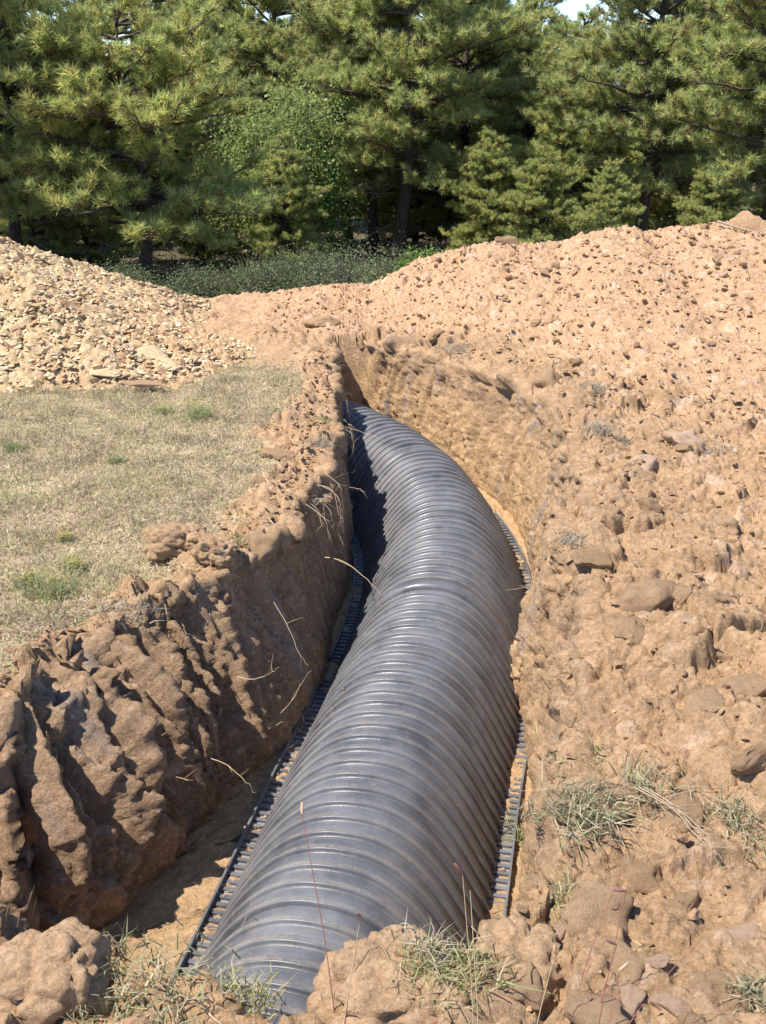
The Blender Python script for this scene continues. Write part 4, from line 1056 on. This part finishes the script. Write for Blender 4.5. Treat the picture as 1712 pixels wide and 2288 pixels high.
roots = [
 ((-.27, 4.02, .42), (-.18, 3.95, .44), (-.08, 3.88, .40), (-.01, 3.82, .34), 'long pale root arching from the left wall over the flange'),
 ((-.29, 4.55, .55), (-.22, 4.50, .56), (-.12, 4.46, .56), (-.08, 4.44, .55), 'straight pale root pointing from the left wall at the chamber'),
 ((-.33, 4.40, .52), (-.26, 4.32, .47), (-.20, 4.26, .42), (-.17, 4.22, .38), 'thin root slanting down the left wall below the straight root'),
 ((-.33, 4.25, .50), (-.27, 4.18, .42), (-.22, 4.12, .34), (-.20, 4.1, .28), 'root hanging lowest of those near the bend'),
 ((-.50, 3.10, .40), (-.44, 3.05, .42), (-.38, 3.02, .46), (-.34, 3.0, .50), 'upturned root on the shaded wall'),
 ((-.40, 3.42, .52), (-.34, 3.36, .44), (-.31, 3.32, .38), (-.27, 3.28, .34), 'curved root high on the shaded wall'),
 ((-.36, 3.15, .22), (-.31, 3.12, .30), (-.28, 3.12, .36), (-.25, 3.10, .42), 'thin crooked root low on the shaded wall above the chamber'),
 ((-.78, 2.72, .34), (-.70, 2.66, .35), (-.62, 2.62, .345), (-.58, 2.6, .34), 'short straight root in the middle of the near wall'),
 ((-.55, 2.80, .28), (-.49, 2.76, .28), (-.43, 2.72, .25), (-.40, 2.7, .22), 'small bent root low on the near wall'),
 ((-.28, 5.35, .60), (-.18, 5.28, .58), (-.08, 5.22, .57), (0.02, 5.15, .55), 'pale root crossing over the chamber near its far end'),
 ((.70, 4.75, .42), (.62, 4.66, .44), (.58, 4.62, .41), (.56, 4.58, .34), 'brown root poking from the right wall'),
 ((.74, 4.2, .20), (.66, 4.15, .22), (.58, 4.12, .22), (.52, 4.1, .22), 'pale stalk lying across the right flange'),
]
for i, (a, b, c_, d, lab) in enumerate(roots):
    root_obj('root', (a, b, c_, d), .0026 if 'long' in lab or 'brown' in lab else .0016, dk if 'brown' in lab else tan, lab, 'root', 2, seed=i)
for i in range(34):
    y = rr.uniform(2.5, 6.0); x = float(np.interp(y, YT, XT)) + .03; z = rr.uniform(.4, .66)
    L = rr.uniform(.05, .14); a = (x, y, z); b = (x + L * .5, y - L * .3, z - L * rr.uniform(-.1, .5)); c_ = (x + L * .7, y - L * .6, z - L * rr.uniform(.3, 1.1)); d = (x + L * .8, y - L * .7, z - L * rr.uniform(.8, 1.7))
    root_obj('root', (a, b, c_, d), .0020, (.42, .32, .22), 'hair thin root dangling from the left trench lip', 'root', 3, 'thin roots along the left lip', seed=100 + i)
# stick on the crest
root_obj('stick', ((2.55, 8.25, 1.27), (2.75, 8.1, 1.22), (2.9, 8.0, 1.20), (3.05, 7.9, 1.16)), .010, (.34, .24, .17), 'thin stick lying on the crest of the spoil heap', 'stick', 2)
x, y = P(1470, 1730, .76); zz = surf(x, y)
for (q, L_) in [(0, .16), (.012, .12), (-.012, .14)]:
    root_obj('root', ((x - .07 + q, y + .10, zz + .035), (x - .01, y + .03 + q, zz + .035), (x + .04 + q, y - .06, zz + .02), (x + .06 - q, y - L_ * .8, zz + .005)), .0018, (.38, .29, .19), 'pale fibrous root strand in the small bundle on the lower right bank', 'root', 6, 'pale fibrous root strands', seed=int(29 + q * 1000))
# white bits on the chamber
# foreground stalks with seed heads
for i in range(13):
    x = rr.uniform(-.28, .50); y = rr.uniform(1.28, 1.50); z = surf(x, y)
    H_ = rr.uniform(.16, .40); lx = rr.gauss(.0, .08); ly = rr.gauss(.05, .05)
    e = empty('seed_stalk', (x, y, z), 'reddish dry grass stalk with small seed head standing at the bottom of the photo', 'grass stalk', 'dry stalks in the foreground')
    g = Geo(); p = np.array([(0, 0, 0), (lx * .3, ly * .3, H_ * .4), (lx * .7, ly * .7, H_ * .75), (lx, ly, H_)]); c = cr_spline(p, 9)
    red = rr.random() < .6; tube_geo(g, c, np.linspace(.0011, .0006, 9), 4, (.32, .12, .09) if red else (.48, .38, .22)); g.build('stem', M_twig, e)
    if i % 2 == 0:
        g = Geo(); dd = np.array([rr.gauss(0, .6), rr.gauss(0, .4), rr.uniform(.2, .9)]); dd /= np.linalg.norm(dd); L = rr.uniform(.018, .03)
        tube_geo(g, np.array([c[-1] + dd * L * q for q in (0, .2, .6, .9, 1.0)]), np.array([.0008, .0028, .003, .002, .0005]), 6, (.42, .28, .18) if rr.random() < .6 else (.25, .12, .10)); g.build('seed_head', M_twig, e)
print('objects', len(C.objects))
